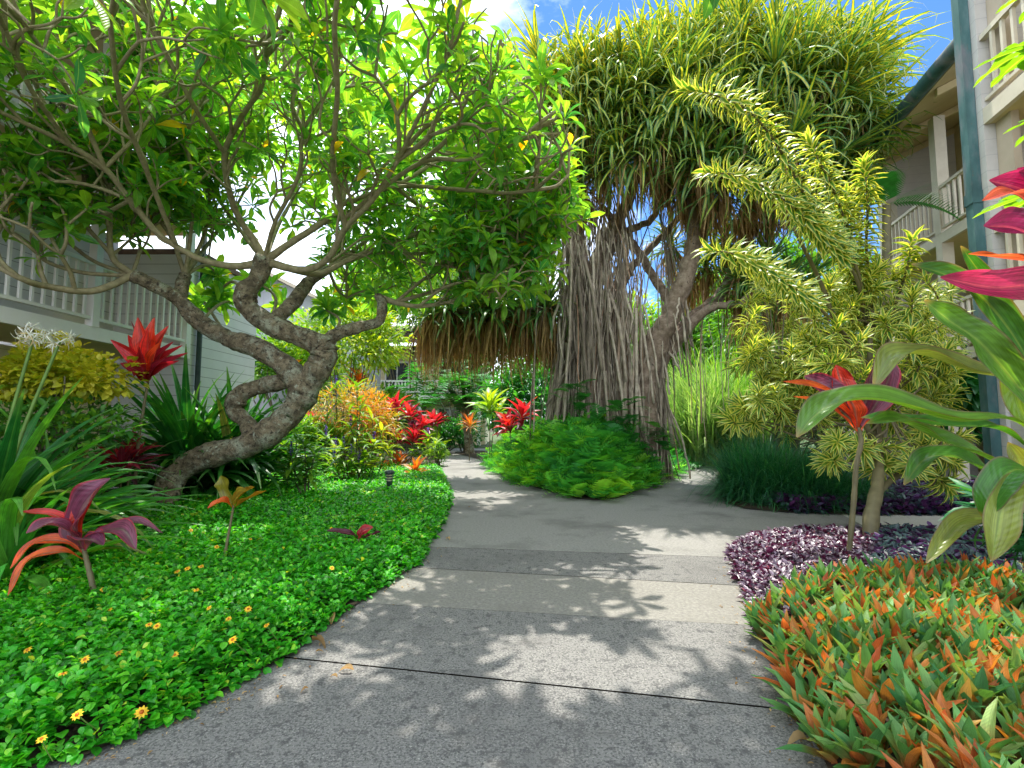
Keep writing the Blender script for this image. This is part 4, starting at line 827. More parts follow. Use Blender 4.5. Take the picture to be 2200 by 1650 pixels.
def ferns():
    pg, eg = POLY['isl'], np.array(gl(E_ISL)); p = sample(pg, 4300, (-2.2, 7.6), (6.6, 15.5), lambda q: np.clip((9.5/q[:, 1])**2, .2, 1))
    d = edist(p, eg); ctr = np.array((1.9, 11.3)); dc = np.linalg.norm((p-ctr)*np.array((1, .8)), axis=1)
    h = np.clip(d*1.15, .0, .74)+.55*np.clip(1-dc/2.3, 0, 1)**.8*np.clip(d, 0, 1)+.16*vn(p[:, 0], p[:, 1], 2.2)*np.clip(d*2, 0, 1)+.08*vn(p[:, 0], p[:, 1], 6)*np.clip(d*2, 0, 1)
    h = np.where(p[:, 0] > 3.1, h*.72, h); N = len(p)
    a = U(0, 6.28, N); e = U(.4, 1.3, N); out = p-ctr; out = out/np.linalg.norm(out, axis=1, keepdims=True)
    dd = np.stack([np.cos(a)*np.cos(e)+out[:, 0]*.4, np.sin(a)*np.cos(e)+out[:, 1]*.4, np.sin(e)], 1)
    pos = np.stack([p[:, 0], p[:, 1], np.maximum(.02, h-.12*U(0, 1, N))], 1)
    r = np.clip(.55+.35*vn(p[:, 0], p[:, 1], 1.0, 3)+rng.normal(0, .24, N)-.12*(p[:, 0] > .6), 0, 1)  # lit lime left side and lighter patches put into the frond colour
    tag(frond_mesh('fern_bed', M['fern'], None, pos, dd, np.tile((0, 0, 1.), (N, 1))+rng.normal(0, .2, (N, 3)), U(.3, .56, N), U(.75, 1.1, N), r), 'glossy green ferns heaped round the foot of the screw pine', 'ferns', kind='stuff')
    for (x, y, Y, lab) in ((1238, 850, 10.3, 'dark fern climbing the left prop roots'), (1345, 885, 10.2, 'dark fern climbing between the prop roots'), (1420, 935, 10.6, 'small fern clinging to the right prop roots')):
        c = P(x, y, Y); n = 26; a = U(math.pi, 2*math.pi, n); e = U(-.4, .9, n); pos = np.tile(c, (n, 1))+np.stack([rng.normal(0, .1, n), U(-.05, .1, n), U(-.35, .25, n)], 1)
        tag(frond_mesh('climbing_fern', M['dkbush'], None, pos, np.stack([np.cos(a)*np.cos(e), np.sin(a)*np.cos(e), np.sin(e)], 1), np.tile((0, 0, 1.), (n, 1)), U(.3, .5, n), U(.75, 1.0, n), U(.3, .8, n)), lab, 'fern')
ferns()

# ------------------------------------------------------------------ song of india dracaenas
SONG = tset('lance', 4, (.5, .9, 1.3), .25)
def song(name_lab, base, wands, headsl, trunk_pts, rad):
    t = thing('variegated_dracaena', name_lab, 'shrub', base)
    st = MB(); bag = Bag()
    for pts, r in trunk_pts: p = spline(pts, 6); st.tube(p, np.interp(np.linspace(0, 1, len(p)), np.linspace(0, 1, len(r)), r)*(1+.08*np.sin(np.arange(len(p))*1.4)), 10)
    def wand(pts, L, frac, gap=.0085, lim=None):
        p = spline(pts, 10); seg = np.linalg.norm(np.diff(p, axis=0), axis=1); cum = np.concatenate([[0], np.cumsum(seg)]); tot = cum[-1]
        st.tube(p, np.linspace(.02, .009, len(p)), 6)
        n = int(tot*frac/gap); s = tot*(1-frac)+np.linspace(0, 1, n)*tot*frac
        c = np.stack([np.interp(s, cum, p[:, k]) for k in range(3)], 1); tg = nz(np.gradient(c, axis=0))
        ph = np.arange(n)*2.39996; b = nz(np.cross(tg, (.3, .5, .81))); e = np.cross(tg, b); rad_ = np.cos(ph)[:, None]*b+np.sin(ph)[:, None]*e
        q = np.linspace(0, 1, n); th = 1.45-1.15*np.clip((q-.86)/.14, 0, 1)+rng.normal(0, .1, n)
        d = np.cos(th)[:, None]*tg+np.sin(th)[:, None]*rad_
        bag.add(c, d, tg+np.array((0, 0, .3)), L*U(.8, 1.1, n)*(1-.25*(q < .15)), L*U(.2, .26, n), np.clip(rng.normal(.45, .2, n), 0, 1))
    for pts, L, fr in wands: wand([P(*a) for a in pts], L, fr)
    for c, ax, L, stem in headsl:
        ax = nz(ax); k = R.randint(32, 46); ln = U(.14, .34)
        pos, d, nn, tt = rosette(c, ax, k, .2, 1.75, ln, .14, up=.3)
        bag.add(pos, d, nn, L*U(.8, 1.1, k), L*U(.16, .21, k), np.clip(rng.normal(.45, .22, k), 0, 1))
        if stem is not None: st.tube(spline([stem, (stem+c)/2+np.array((0, 0, -.08)), c-ax*ln, c], 4), np.linspace(.016, .009, 13), 5)
    st.build('trunk', M['stem'], t); bag.mesh(SONG, 'crown', M['song'], t)
q = lambda L_: [P(*a) for a in L_]
sb = P(1868, 1150, 5.0); sb[2] = 0
w1 = [([(1870, 700, 6.2), (1836, 567, 5.8), (1764, 484, 5.4), (1727, 418, 5.2), (1691, 349, 5.1), (1655, 291, 5.0), (1604, 235, 4.95), (1535, 204, 4.9), (1478, 192, 4.9)], .25, .72),
      ([(1860, 700, 6.2), (1836, 590, 5.7), (1764, 505, 5.4), (1709, 450, 5.2), (1647, 405, 5.1), (1589, 378, 5.05), (1522, 370, 5.0)], .25, .66),
      ([(1850, 760, 6.2), (1790, 690, 5.9), (1720, 630, 5.6), (1636, 572, 5.4), (1575, 545, 5.3), (1526, 538, 5.3)], .25, .6),
      ([(1880, 720, 6.3), (1862, 545, 6.1), (1864, 440, 6.0), (1856, 352, 6.0)], .24, .8),
      ([(1865, 700, 6.2), (1828, 520, 6.0), (1795, 420, 5.9), (1768, 362, 5.8), (1738, 305, 5.8)], .25, .75),
      ([(1870, 720, 6.3), (1838, 620, 6.2), (1822, 520, 6.1), (1818, 420, 6.1)], .23, .75),
      ([(1900, 720, 6.2), (1935, 620, 6.0), (1952, 560, 5.9), (1960, 515, 5.9)], .24, .55)]
hd = []
crotch = [P(1885, 960, 5.95), P(1890, 860, 6.0), P(1870, 780, 6.1), P(1900, 900, 5.9)]
for x, y, Y in [(1960, 640, 5.6), (1990, 600, 5.8), (1920, 600, 6.0), (1880, 620, 5.9), (1840, 650, 5.9), (1900, 690, 5.6), (1960, 720, 5.4), (1850, 730, 5.5), (1800, 700, 5.8), (1760, 740, 5.8), (1700, 750, 6.0), (1650, 740, 6.2), (1620, 760, 6.3),
                (1740, 790, 5.8), (1690, 810, 6.1), (1800, 780, 5.5), (1860, 800, 5.4), (1920, 780, 5.3), (1980, 770, 5.5), (2030, 760, 5.7), (2040, 690, 5.8), (2050, 800, 5.7), (1640, 850, 6.3), (1600, 880, 6.4), (1680, 870, 6.2), (1720, 840, 6.0),
                (1580, 910, 6.5), (1620, 910, 6.4), (1830, 590, 6.2), (1780, 620, 6.1), (1750, 670, 6.1), (1990, 680, 5.8),
                (1800, 950, 5.6), (1850, 960, 5.5), (1920, 960, 5.5), (1960, 1000, 5.4), (2000, 970, 5.6), (2040, 990, 5.6), (1980, 930, 5.8), (2060, 940, 5.8), (1900, 1000, 5.7), (1790, 990, 5.7), (1760, 900, 5.9), (2030, 1040, 5.6)]:
    c = P(x, y, Y); ax = np.array((U(-.5, .4)+(-.4 if x < 1760 else 0), U(-.9, -.2), U(.1, .9) if y < 880 else U(-.5, .2)))
    hd.append((c, ax, U(.22, .28), crotch[R.randrange(4)] if y > 650 else P(1870, 700, 6.2)))
for _ in range(90):
    x = U(1610, 2070); y = U(580, 900); c = P(x, y, U(5.9, 6.9)); hd.append((c, np.array((U(-.7, .7), U(-.9, .1), U(.1, 1))), U(.2, .27), None))
song('cream striped dracaena with long arching wands standing in the purple leaves', sb, w1, hd,
     [([sb, P(1872, 1110, 5.08), P(1884, 1050, 5.3), P(1888, 990, 5.6), P(1885, 930, 5.95), P(1870, 800, 6.1), P(1870, 700, 6.2)], [.08, .072, .062, .05, .045, .035, .025]),
      ([P(1886, 1040, 5.35), P(1880, 970, 5.85), P(1850, 890, 5.8), P(1800, 820, 5.9)], [.045, .035, .028, .02]),
      ([P(1882, 1060, 5.25), P(1930, 1020, 5.8), P(1990, 985, 5.7), P(2040, 940, 5.7)], [.04, .032, .025, .02]),
      ([P(1870, 800, 6.1), P(1800, 700, 6.1), P(1760, 600, 6.0), P(1700, 480, 5.8)], [.035, .03, .026, .02])], None)
# a second one further back
sb2 = P(1700, 960, 9.0); sb2[2] = 0
hd2 = []
for _ in range(50):
    x = U(1600, 2000); y = U(560, 930); c = P(x, y, U(8.0, 9.2)); hd2.append((c, np.array((U(-.6, .4), U(-.9, 0), U(.2, 1))), U(.22, .28), sb2+np.array((U(-.3, .3), U(-.2, .2), U(.6, 1.8)))))
song('paler cream striped dracaena farther back behind the dark grass tufts', sb2, [], hd2, [([sb2, sb2+np.array((.1, 0, 1)), sb2+np.array((.4, .1, 2.2))], [.08, .06, .03])], None)

# ------------------------------------------------------------------ ti plants
TI = tset('ti', 6, (.25, .55, .9, 1.2), .3, wave=.12)
def ti_plant(label, base, heads, mat, cat='ti plant', group=None, name='ti_plant', stem_r=.012, wr=.24):
    """heads: (centre, axis, leaves, length, a0, a1)"""
    t = thing(name, label, cat, base, group); st = MB(); bag = Bag()
    for c, ax, n, L, a0, a1 in heads:
        c = np.array(c); b = np.array(base, float)+rng.normal(0, .03, 3)*np.array((1, 1, 0))
        st.tube(spline([b, b*.5+c*.5+rng.normal(0, .03, 3), c+np.array((0, 0, .02))], 5), np.linspace(stem_r*1.2, stem_r, 11), 7)
        pos, d, nn, tt = rosette(c, ax, n, a0, a1, .12*L/.4, .1, up=.2)
        ln = L*U(.8, 1.1, n)*(1-.3*(tt < .15)); bag.add(pos, d, nn, ln, ln*wr*U(.9, 1.1, n), np.clip(.75-.6*tt+rng.normal(0, .16, n), 0, 1))
    st.build('cane', M['stem'], t); bag.mesh(TI, 'leaf_crown', M[mat], t); return t
def traced(label, base, stem, leaves, mat, name='ti_plant', stem_r=(.016, .012), cat='ti plant', k=7):
    t = thing(name, label, cat, base); st = MB()
    st.tube(spline([base]+[P(*a) for a in stem], 6), np.linspace(stem_r[0], stem_r[1], 6*len(stem)+1)*(1+.08*np.sin(np.arange(6*len(stem)+1)*2.1)), 10)
    st.build('cane', M['stem'], t)
    for pts, w, r, roll, up in leaves:
        mb = MB(); ribbon(mb, [P(*a) for a in pts], w*(1.35 if mat == 'purple' and up[1] < -.6 else .86 if mat == 'gti' else .82 if mat == 'red' else 1.05), 'ti', up, .3, roll*(.4 if up[1] < -.6 else 1), r, k, .22); mb.build('leaf', M[mat], t)
    return t
UP = (0, -.35, 1)
gz = lambda x, y, z=.0: G(x, y, z)
# young red ti in the ground cover, front left
b = gz(208, 1300, .05); y = b[1]
traced('young ti plant with purple and red leaves standing alone in the front ground cover', b, [(195, 1240, y), (185, 1200, y), (180, 1178, y)], [
    ([(182, 1182, y), (168, 1150, y-.02), (172, 1110, y-.03), (205, 1060, y-.05), (238, 1028, y-.02)], .17, .25, .9, (0, -1, .3)),
    ([(178, 1176, y), (166, 1128, y-.02), (185, 1075, y+.02), (228, 1030, y+.03)], .07, .72, -.9, (0, -1, .3)),
    ([(176, 1178, y), (158, 1140, y), (118, 1108, y-.05), (45, 1099, y-.1)], .075, .68, .2, UP),
    ([(174, 1180, y), (150, 1145, y-.1), (105, 1128, y-.2), (56, 1146, y-.28)], .12, .3, .2, UP),
    ([(184, 1184, y), (205, 1152, y-.1), (262, 1138, y-.2), (292, 1180, y-.26)], .12, .35, -.2, UP),
    ([(184, 1180, y), (225, 1142, y+.1), (290, 1122, y+.2), (350, 1146, y+.25)], .08, .35, 0, UP),
    ([(180, 1190, y), (140, 1164, y-.05), (75, 1168, y-.1), (22, 1222, y-.15)], .075, .85, .3, UP),
    ([(182, 1204, y), (135, 1186, y-.1), (62, 1204, y-.18), (17, 1280, y-.25)], .07, .9, .2, UP),
    ([(180, 1182, y), (170, 1160, y-.12), (195, 1160, y-.22), (222, 1172, y-.28)], .13, .2, .1, UP)], 'purple', stem_r=(.02, .013))
# small bronze ti in the middle of the ground cover
b = gz(480, 1212, .05); y = b[1]
traced('small green and orange ti sprout on a bare cane in the ground cover', b, [(488, 1165, y), (497, 1115, y), (502, 1085, y)], [
    ([(502, 1088, y), (490, 1060, y), (482, 1035, y), (474, 1022, y)], .13, .05, .7, (0, -1, .2)), ([(502, 1088, y), (520, 1062, y-.05), (548, 1046, y-.1)], .1, .2, .3, UP),
    ([(502, 1092, y), (530, 1074, y-.05), (573, 1054, y-.1)], .09, .3, .2, UP), ([(502, 1092, y), (512, 1065, y-.1), (530, 1052, y-.15)], .1, .1, .2, (0, -1, .6)),
    ([(500, 1092, y), (480, 1078, y-.06), (446, 1092, y-.12)], .085, .7, .1, UP)], 'orange', name='ti_sprout', stem_r=(.014, .009))
b = gz(772, 1172, .1); y = b[1]
traced('low maroon ti seedling barely rising from the ground cover', b, [(770, 1158, y)], [
    ([(770, 1160, y), (755, 1148, y-.05), (725, 1142, y-.1), (702, 1140, y-.12)], .06, .2, .3, UP), ([(770, 1158, y), (780, 1142, y-.02), (802, 1132, y)], .09, .8, .8, (0, -1, .3)),
    ([(770, 1158, y), (800, 1150, y-.08), (820, 1142, y-.1)], .06, .2, .1, UP)], 'darkred', name='ti_sprout', stem_r=(.012, .01))
# red headed ti on a thin cane, right of the path
b = gz(1822, 1212, .05); y = b[1]
traced('lone ti with a red and purple head on a thin cane by the oyster plants', b, [(1834, 1080, y), (1840, 1000, y), (1850, 950, y), (1843, 918, y)], [
    ([(1843, 922, y), (1815, 880, y-.04), (1770, 838, y-.1), (1682, 820, y-.18)], .125, .9, .3, UP),
    ([(1843, 915, y), (1815, 870, y), (1770, 830, y+.05), (1728, 808, y+.1)], .16, .2, .7, (0, -1, .4)),
    ([(1843, 912, y), (1822, 865, y+.02), (1806, 820, y+.05), (1796, 784, y+.05)], .15, .72, .8, (0, -1, .2)),
    ([(1846, 912, y), (1858, 865, y+.02), (1870, 810, y+.04), (1892, 764, y+.05)], .15, .25, -.8, (0, -1, .2)),
    ([(1848, 914, y), (1880, 870, y-.04), (1905, 820, y-.08), (1920, 775, y-.1)], .14, .3, -.6, (0, -1, .3)),
    ([(1842, 928, y), (1810, 896, y-.08), (1770, 868, y-.14), (1704, 852, y-.2)], .08, .95, .2, UP),
    ([(1842, 928, y), (1822, 892, y-.08), (1795, 872, y-.14), (1760, 876, y-.2)], .1, .85, .2, UP),
    ([(1845, 925, y), (1838, 892, y-.06), (1832, 870, y-.1), (1820, 850, y-.12)], .12, .8, .6, (0, -1, .3)),
    ([(1850, 925, y), (1868, 890, y), (1895, 868, y+.04), (1915, 850, y+.06)], .08, .92, -.3, UP)], 'purple', stem_r=(.024, .02))
# large bronze green ti at the right edge
b = np.array((2.62, 2.15, 0)); y = 2.1
traced('large bronze green ti with long arching leaves at the right edge of the path', b, [(2262, 1200, y), (2255, 1060, y), (2250, 960, y)], [
    ([(2255, 900, 2.15), (2190, 822, 2.1), (2090, 800, 2.05), (1985, 764, 2.0), (1915, 768, 1.97), (1876, 836, 1.95)], .15, .75, .25, UP),
    ([(2250, 960, 2.1), (2170, 902, 2.0), (2050, 905, 1.9), (1900, 862, 1.82), (1800, 866, 1.78), (1748, 896, 1.75), (1712, 940, 1.73)], .15, .45, .15, UP),
    ([(2250, 1000, 2.15), (2150, 925, 2.15), (2030, 915, 2.15), (1930, 905, 2.15), (1850, 898, 2.15)], .13, .1, .1, UP),
    ([(2250, 1060, 2.1), (2120, 985, 2.0), (2010, 942, 1.95), (1930, 905, 1.9), (1862, 910, 1.88)], .11, .35, .3, UP),
    ([(2250, 1070, 2.2), (2130, 1020, 2.2), (2060, 985, 2.2), (1990, 985, 2.2), (1942, 1042, 2.2)], .13, .2, .2, UP),
    ([(2250, 940, 2.1), (2200, 850, 2.0), (2110, 742, 1.95), (2040, 690, 1.92), (1985, 645, 1.9)], .15, .4, .5, (-.5, -.8, .5)),
    ([(2250, 920, 2.2), (2205, 770, 2.15), (2120, 650, 2.1), (2040, 595, 2.08), (1958, 568, 2.05)], .13, .15, .5, (-.5, -.8, .5)),
    ([(2250, 880, 2.3), (2180, 720, 2.25), (2120, 610, 2.2), (2064, 528, 2.18)], .1, .05, .5, (-.6, -.7, .4)),
    ([(2250, 1050, 2.0), (2185, 1034, 1.95), (2152, 1085, 1.9), (2140, 1150, 1.88), (2130, 1205, 1.88)], .13, .95, .0, (-.4, -1, .2)),
    ([(2250, 1090, 2.2), (2150, 1108, 2.15), (2070, 1122, 2.1), (2030, 1160, 2.08), (1990, 1210, 2.06)], .1, .9, .1, UP),
    ([(2250, 1030, 2.0), (2180, 1010, 1.95), (2130, 1060, 1.92), (2110, 1110, 1.92)], .14, .15, .2, UP),
    ([(2250, 960, 2.15), (2195, 880, 2.15), (2180, 800, 2.15), (2150, 740, 2.15)], .13, .55, .5, (-.5, -.8, .4)),
    ([(2255, 1000, 2.05), (2210, 1040, 2.02), (2190, 990, 2.0), (2165, 950, 2.0)], .1, .8, .4, (-.5, -.8, .4))], 'gti', stem_r=(.03, .025), k=10)
b = np.array((2.75, 2.3, 0))
traced('tall ti with magenta and orange leaves reaching in at the right edge', b, [(2320, 1000, 2.25), (2310, 750, 2.2), (2290, 560, 2.2)], [
    ([(2290, 560, 2.2), (2240, 478, 2.1), (2180, 418, 2.05), (2110, 432, 2.0)], .085, .95, .4, UP),
    ([(2290, 540, 2.2), (2250, 462, 2.15), (2200, 412, 2.12), (2125, 388, 2.1)], .16, .3, .6, (-.4, -.9, .3)),
    ([(2290, 570, 2.2), (2240, 528, 2.1), (2180, 492, 2.05), (2113, 486, 2.02)], .17, .15, .5, (-.4, -.9, .4)),
    ([(2290, 590, 2.2), (2230, 566, 2.15), (2160, 556, 2.1), (2080, 546, 2.05)], .07, 1.0, .2, UP),
    ([(2290, 610, 2.2), (2220, 612, 2.1), (2130, 618, 2.05), (2020, 596, 2.0)], .14, .55, .6, (-.3, -.9, .3)),
    ([(2290, 545, 2.2), (2260, 450, 2.15), (2225, 392, 2.1), (2185, 362, 2.08)], .1, .2, .6, (-.4, -.9, .3))], 'pink', stem_r=(.03, .025), k=9)

# tall red ti beside the railed building and the low one under it
b = gz(286, 1030); y = 6.0; b = np.array(P(290, 1030, y)); b[2] = 0
traced_leaves = []
c0 = (318, 822, y)
for tx, ty, w, r, dy in ((296, 682, .24, .8, -.1), (332, 682, .23, .85, 0), (362, 700, .2, .8, .1), (282, 690, .06, .3, .1), (238, 730, .19, .62, -.2), (258, 780, .18, .3, -.35), (372, 735, .15, .35, -.2), (392, 742, .15, .55, -.1),
                        (404, 758, .13, .3, -.25), (385, 775, .14, .45, -.35), (275, 720, .2, .7, .2), (345, 735, .17, .9, -.3), (318, 705, .2, .75, -.2), (355, 770, .13, .3, -.4), (300, 745, .17, .4, -.35)):
    mx, my = 318+(tx-318)*.4, 822+(ty-822)*.62
    traced_leaves.append(([c0, (318*.88+tx*.12, 822*.74+ty*.26, y+dy*.2), (mx, my, y+dy*.6), (tx, ty, y+dy)], w, r, R.uniform(-.4, .4), (0, -1, .25)))
traced('crimson ti head on a tall thin cane in front of the railed walkway', b, [(296, 960, y), (308, 880, y), (318, 820, y)], traced_leaves, 'red', stem_r=(.02, .016), k=5)
b = P(262, 1060, 5.8); b[2] = 0
ti_plant('low maroon ti bush half hidden behind strap leaves', b, [(P(262, 1000, 5.8), (-.1, -.2, 1), 34, .46, .2, 1.5), (P(285, 985, 6.0), (.4, -.2, 1), 22, .4, .2, 1.4)], 'darkred', wr=.16)

# red, orange and green ti plants along the far beds
def ti_group(label, px_, py_, gy, hs, mat, wr=.26):
    b = gz(px_, gy); y = b[1]
    ti_plant(label, b, [(P(px_+a, py_+c, y+dy), (ax, -.25, 1), n, L, .15, 1.25) for a, c, dy, ax, n, L in hs], mat, wr=wr)
ti_group('tall scarlet ti cluster with three heads beside the left path edge', 868, 890, 1000, [(-15, -15, 0, -.3, 20, .62), (12, 5, -.2, .1, 22, .62), (38, 25, -.4, .4, 20, .55)], 'red')
ti_group('dark scarlet ti below the tall cluster at the path edge', 880, 945, 1004, [(-22, 0, 0, -.3, 18, .5), (10, -4, -.2, .3, 20, .52)], 'red')
ti_group('orange red ti with broad lower leaves left of the path bend', 858, 992, 1010, [(0, 0, 0, 0, 20, .42), (-22, 14, -.2, -.4, 14, .36)], 'orange')
ti_group('small orange ti tuft at the corner of the bed by the path', 893, 1012, 1026, [(0, 0, 0, .1, 14, .44)], 'orange')
ti_group('scarlet ti seen behind the frangipani trunk bend', 676, 905, 1004, [(0, 0, 0, 0, 22, .5), (6, 35, -.2, .2, 18, .45)], 'red')
ti_group('yellow and orange ti head above the mixed bed', 770, 815, 985, [(0, 0, 0, 0, 20, .75), (-8, 20, -.1, -.3, 14, .6)], 'orange', .2)
ti_group('orange ti showing between the frangipani branches', 632, 795, 990, [(0, 0, 0, 0, 16, .6)], 'orange', .2)
ti_group('lime green ti beside the fern island', 1052, 872, 1000, [(0, 0, 0, -.1, 24, .85), (16, 14, .3, .3, 14, .7)], 'lime', .2)
ti_group('scarlet ti with two heads at the left rim of the fern island', 1108, 905, 1012, [(14, -14, 0, .2, 22, .66), (-14, 12, -.2, -.3, 22, .62), (20, 40, .1, .3, 8, .3)], 'red')
ti_group('distant pink red ti low behind the path', 930, 908, 985, [(0, 0, 0, 0, 22, .6), (14, -6, .5, .3, 18, .5)], 'red')
ti_group('far red ti among the reeds beyond the screw pine', 1560, 905, 990, [(0, 0, 0, 0, 14, .8), (-18, 10, 0, -.3, 10, .6)], 'red', .16)
ti_group('spiky orange cordyline on a short bare stem', 1010, 912, 990, [(0, 0, 0, 0, 40, .55)], 'orange', .07)

# ------------------------------------------------------------------ strap leaved lilies
def lily(label, base, n, L, W_, fl, a1=1.5, lean=(0, 0, 1), name='crinum_lily', r0=.45):
    t = thing(name, label, 'lily', base); bag = Bag()
    pos, d, nn, tt = rosette(np.array(base)+np.array((0, 0, .12)), lean, n, .15, a1, .1, .14, up=.3)
    ln = L*U(.7, 1.1, n); bag.add(pos+d*.05, d, nn, ln, W_*U(.75, 1.15, n), np.clip(rng.normal(r0, .25, n), 0, 1))
    bag.mesh(tset('strap', 9, (.5, .9, 1.3, 1.8, 2.2), .25, pw=1.6, wave=.06), 'leaf_crown', M['crin'], t)
    for (x, y, Y) in fl:
        c = P(x, y, Y); s = MB(); s.tube(spline([np.array(base)+np.array((0, 0, .1)), (np.array(base)+c)/2+np.array((-.04, 0, .1)), c], 6), np.linspace(.018, .013, 13), 8, .95); s.build('flower_stalk', M['stem'], t)
        fb = Bag()
        for j in range(15):
            a = U(0, 6.28); e = U(-.3, 1.2); dd = np.array((math.cos(a)*math.cos(e), math.sin(a)*math.cos(e), math.sin(e))); e_ = c+dd*.1
            s2 = np.linspace(0, 1, 2)[:, None]
            pos, d, nn, tt = rosette(e_, dd+np.array((0, 0, -.15)), 6, .8, 1.4, 0, .15); fb.add(pos, d, nn, U(.08, .115, 6), .0095, U(.3, 1, 6))
            fb.add(np.array([c]), np.array([dd]), np.array([[0, 0, 1.]]), .1, .012, .2)
            if R.random() < .4: fb.add(np.array([e_]), np.array([[dd[0]*.3, dd[1]*.3, -1]]), np.array([[0, 1., 0]]), .12, .015, 1.0)
        fb.mesh(tset('lance', 5, (.9, 1.4, 1.9), .1), 'blossom', M['petal'], t)
b = P(-30, 1130, 4.3); b[2] = 0
lily('big spider lily with arching strap leaves and white blooms at the left edge', b, 140, 1.7, .105, [(72, 725, 4.5), (128, 735, 4.6)], 1.65, (.2, -.05, 1))
b = P(95, 1110, 4.9); b[2] = 0
lily('drooping striped strap leaved lily in front of the maroon ti', b, 100, 1.5, .085, [], 1.7, (.5, -.1, 1), r0=.6)
b = P(15, 1180, 3.7); b[2] = 0
lily('browned strap leaves hanging at the lower left edge', b, 40, 1.1, .1, [], 1.5, (-.1, 0, 1), r0=.6)
b = P(420, 1030, 8.3); b[2] = 0
lily('dark upright lily clump behind the bent frangipani trunk', b, 220, 2.25, .14, [], 1.0, (-.1, -.1, 1), r0=.15)
b = P(505, 1020, 8.6); b[2] = 0
lily('second dark lily clump at the right of the trunk bend', b, 150, 2.1, .13, [], 1.0, (0, -.1, 1), r0=.15)
b = P(330, 1030, 8.1); b[2] = 0
lily('shaded lily tuft between the maroon ti and the trunk', b, 50, 1.5, .12, [], 1.2, (.2, -.1, 1), r0=.25)
b = P(555, 1030, 8.2); b[2] = 0
lily('low grassy lily tuft under the frangipani trunk', b, 34, .7, .05, [], 1.4, r0=.4)

# ------------------------------------------------------------------ bushes, ginger, reeds, palms
OV = tset('ovate', 3, (.3, .8), .2); LN = tset('lance', 4, (.4, .9, 1.3), .2)
def bush(name, label, cat, c, rad, n, L, wr, mat, K=14, ts=OV, stems=True, group=None, lo=.35, up=.45, rshift=0, core=.5):
    c = np.array(c, float); rad = np.array(rad, float); t = thing(name, label, cat, (c[0], c[1], 0), group)
    kz = rng.normal(0, 1, (K, 3)); kz = nz(kz); kz[:, 2] = np.abs(kz[:, 2])*1.2-.35; kc = kz*U(.55, .95, (K, 1))
    k = rng.integers(0, K, n); v = nz(rng.normal(0, 1, (n, 3))); rr = U(lo, 1, (n, 1))**.5*core
    pl = kc[k]+v*rr*U(.6, 1.1, (K, 1))[k]; pos = c+pl*rad; pos[:, 2] = np.maximum(pos[:, 2], .04)
    d = nz(v*.8+nz(pl)*.6+rng.normal(0, .45, (n, 3))+np.array((0, 0, .1))); nn = np.tile((0, 0, 1.), (n, 1))+v*.5+rng.normal(0, .2, (n, 3))
    ln = L*U(.7, 1.25, n); mb = MB()
    scatter(mb, ts, pos, d, nn, ln, ln*wr, np.clip(up+rshift+.22*rng.normal(0, 1, K)[k]*.8+rng.normal(0, .16, n), 0, 1))
    if stems:
        st = MB(); b0 = np.array((c[0], c[1], 0))
        for j in range(min(K, 12)):
            e = c+kc[j]*rad; st.tube(spline([b0+rng.normal(0, .05, 3)*np.array((1, 1, 0)), (b0+e)/2+rng.normal(0, .06, 3)*rad, e], 4), np.linspace(.012+.016*rad[2], .006+.004*rad[2], 9), 6, .3)
        st.build('trunk', M['stem'], t)
    mb.build('crown', M[mat], t); return t
def at(x, y, Y): return P(x, y, Y)
bush('golden_shrub', 'golden leaved shrub in front of the cream wall', 'shrub', at(140, 830, 5.75), (.75, .5, .5), 2600, .085, .75, 'yellow', 26, up=.75)
bush('shrub', 'green shrub under the golden leaves by the walkway', 'shrub', at(110, 950, 5.6), (.9, .5, .5), 1500, .09, .6, 'bush', 20, up=.3)
bush('frangipani_shrub', 'yellow green shrub rising behind the frangipani fork', 'shrub', at(745, 745, 17), (1.9, 1.2, 1.6), 3200, .26, .3, 'lime', 30, LN, up=.55)
bush('croton_shrub', 'fine leaved orange croton in the middle of the mixed bed', 'shrub', at(735, 890, 13.5), (1.2, .7, .95), 1700, .26, .1, 'croton', 24, LN, up=.4)
bush('croton_shrub', 'second croton with coppery thin leaves near the scarlet ti', 'shrub', at(800, 905, 12.8), (.7, .5, .8), 1000, .24, .1, 'croton', 16, LN, up=.5)
bush('croton_shrub', 'green and orange croton low behind the ginger stems', 'shrub', at(700, 955, 13.0), (1.3, .5, .6), 1300, .2, .2, 'lime', 18, LN, up=.3)
bush('shrub', 'leafy dark shrub between trunk loop and ginger', 'shrub', at(620, 960, 12.5), (1.0, .5, .7), 1500, .16, .4, 'bush', 18, up=.4)
bush('shrub', 'small grey green shrub at the bed corner', 'shrub', at(940, 985, 14.5), (.35, .3, .5), 700, .12, .25, 'bush', 10, LN, up=.5)
bush('dark_hedge', 'dark clipped hedge where the far path turns', 'hedge', at(962, 935, 21), (1.5, .8, .75), 2400, .16, .5, 'dkbush', 26, up=.5)
bush('shrub', 'broad leaved shrub left of the far hedge', 'shrub', at(905, 930, 23), (1.4, .8, .9), 1200, .3, .4, 'dkbush', 18, up=.45)
bush('shrub', 'green thicket behind the scarlet ti pair', 'shrub', at(1130, 870, 17), (1.4, 1, 1.4), 2600, .3, .3, 'dkbush', 26, LN, up=.55)
bush('shrub', 'lime coloured low growth sunlit beyond the right fork', 'shrub', at(1510, 950, 18.5), (1.7, .9, .4), 2200, .16, .4, 'lime', 26, up=.55)
bush('tree', 'airy light green tree behind the hanging dead leaves', 'tree', at(880, 650, 27), (4.4, 2.5, 3.4), 12000, .34, .45, 'bush', 60, up=.75)
bush('tree', 'dark feathery shade tree behind the lime ti', 'tree', at(1000, 815, 21.5), (2.6, 1.6, 1.6), 200, .2, .5, 'dkbush', 20, up=.4)
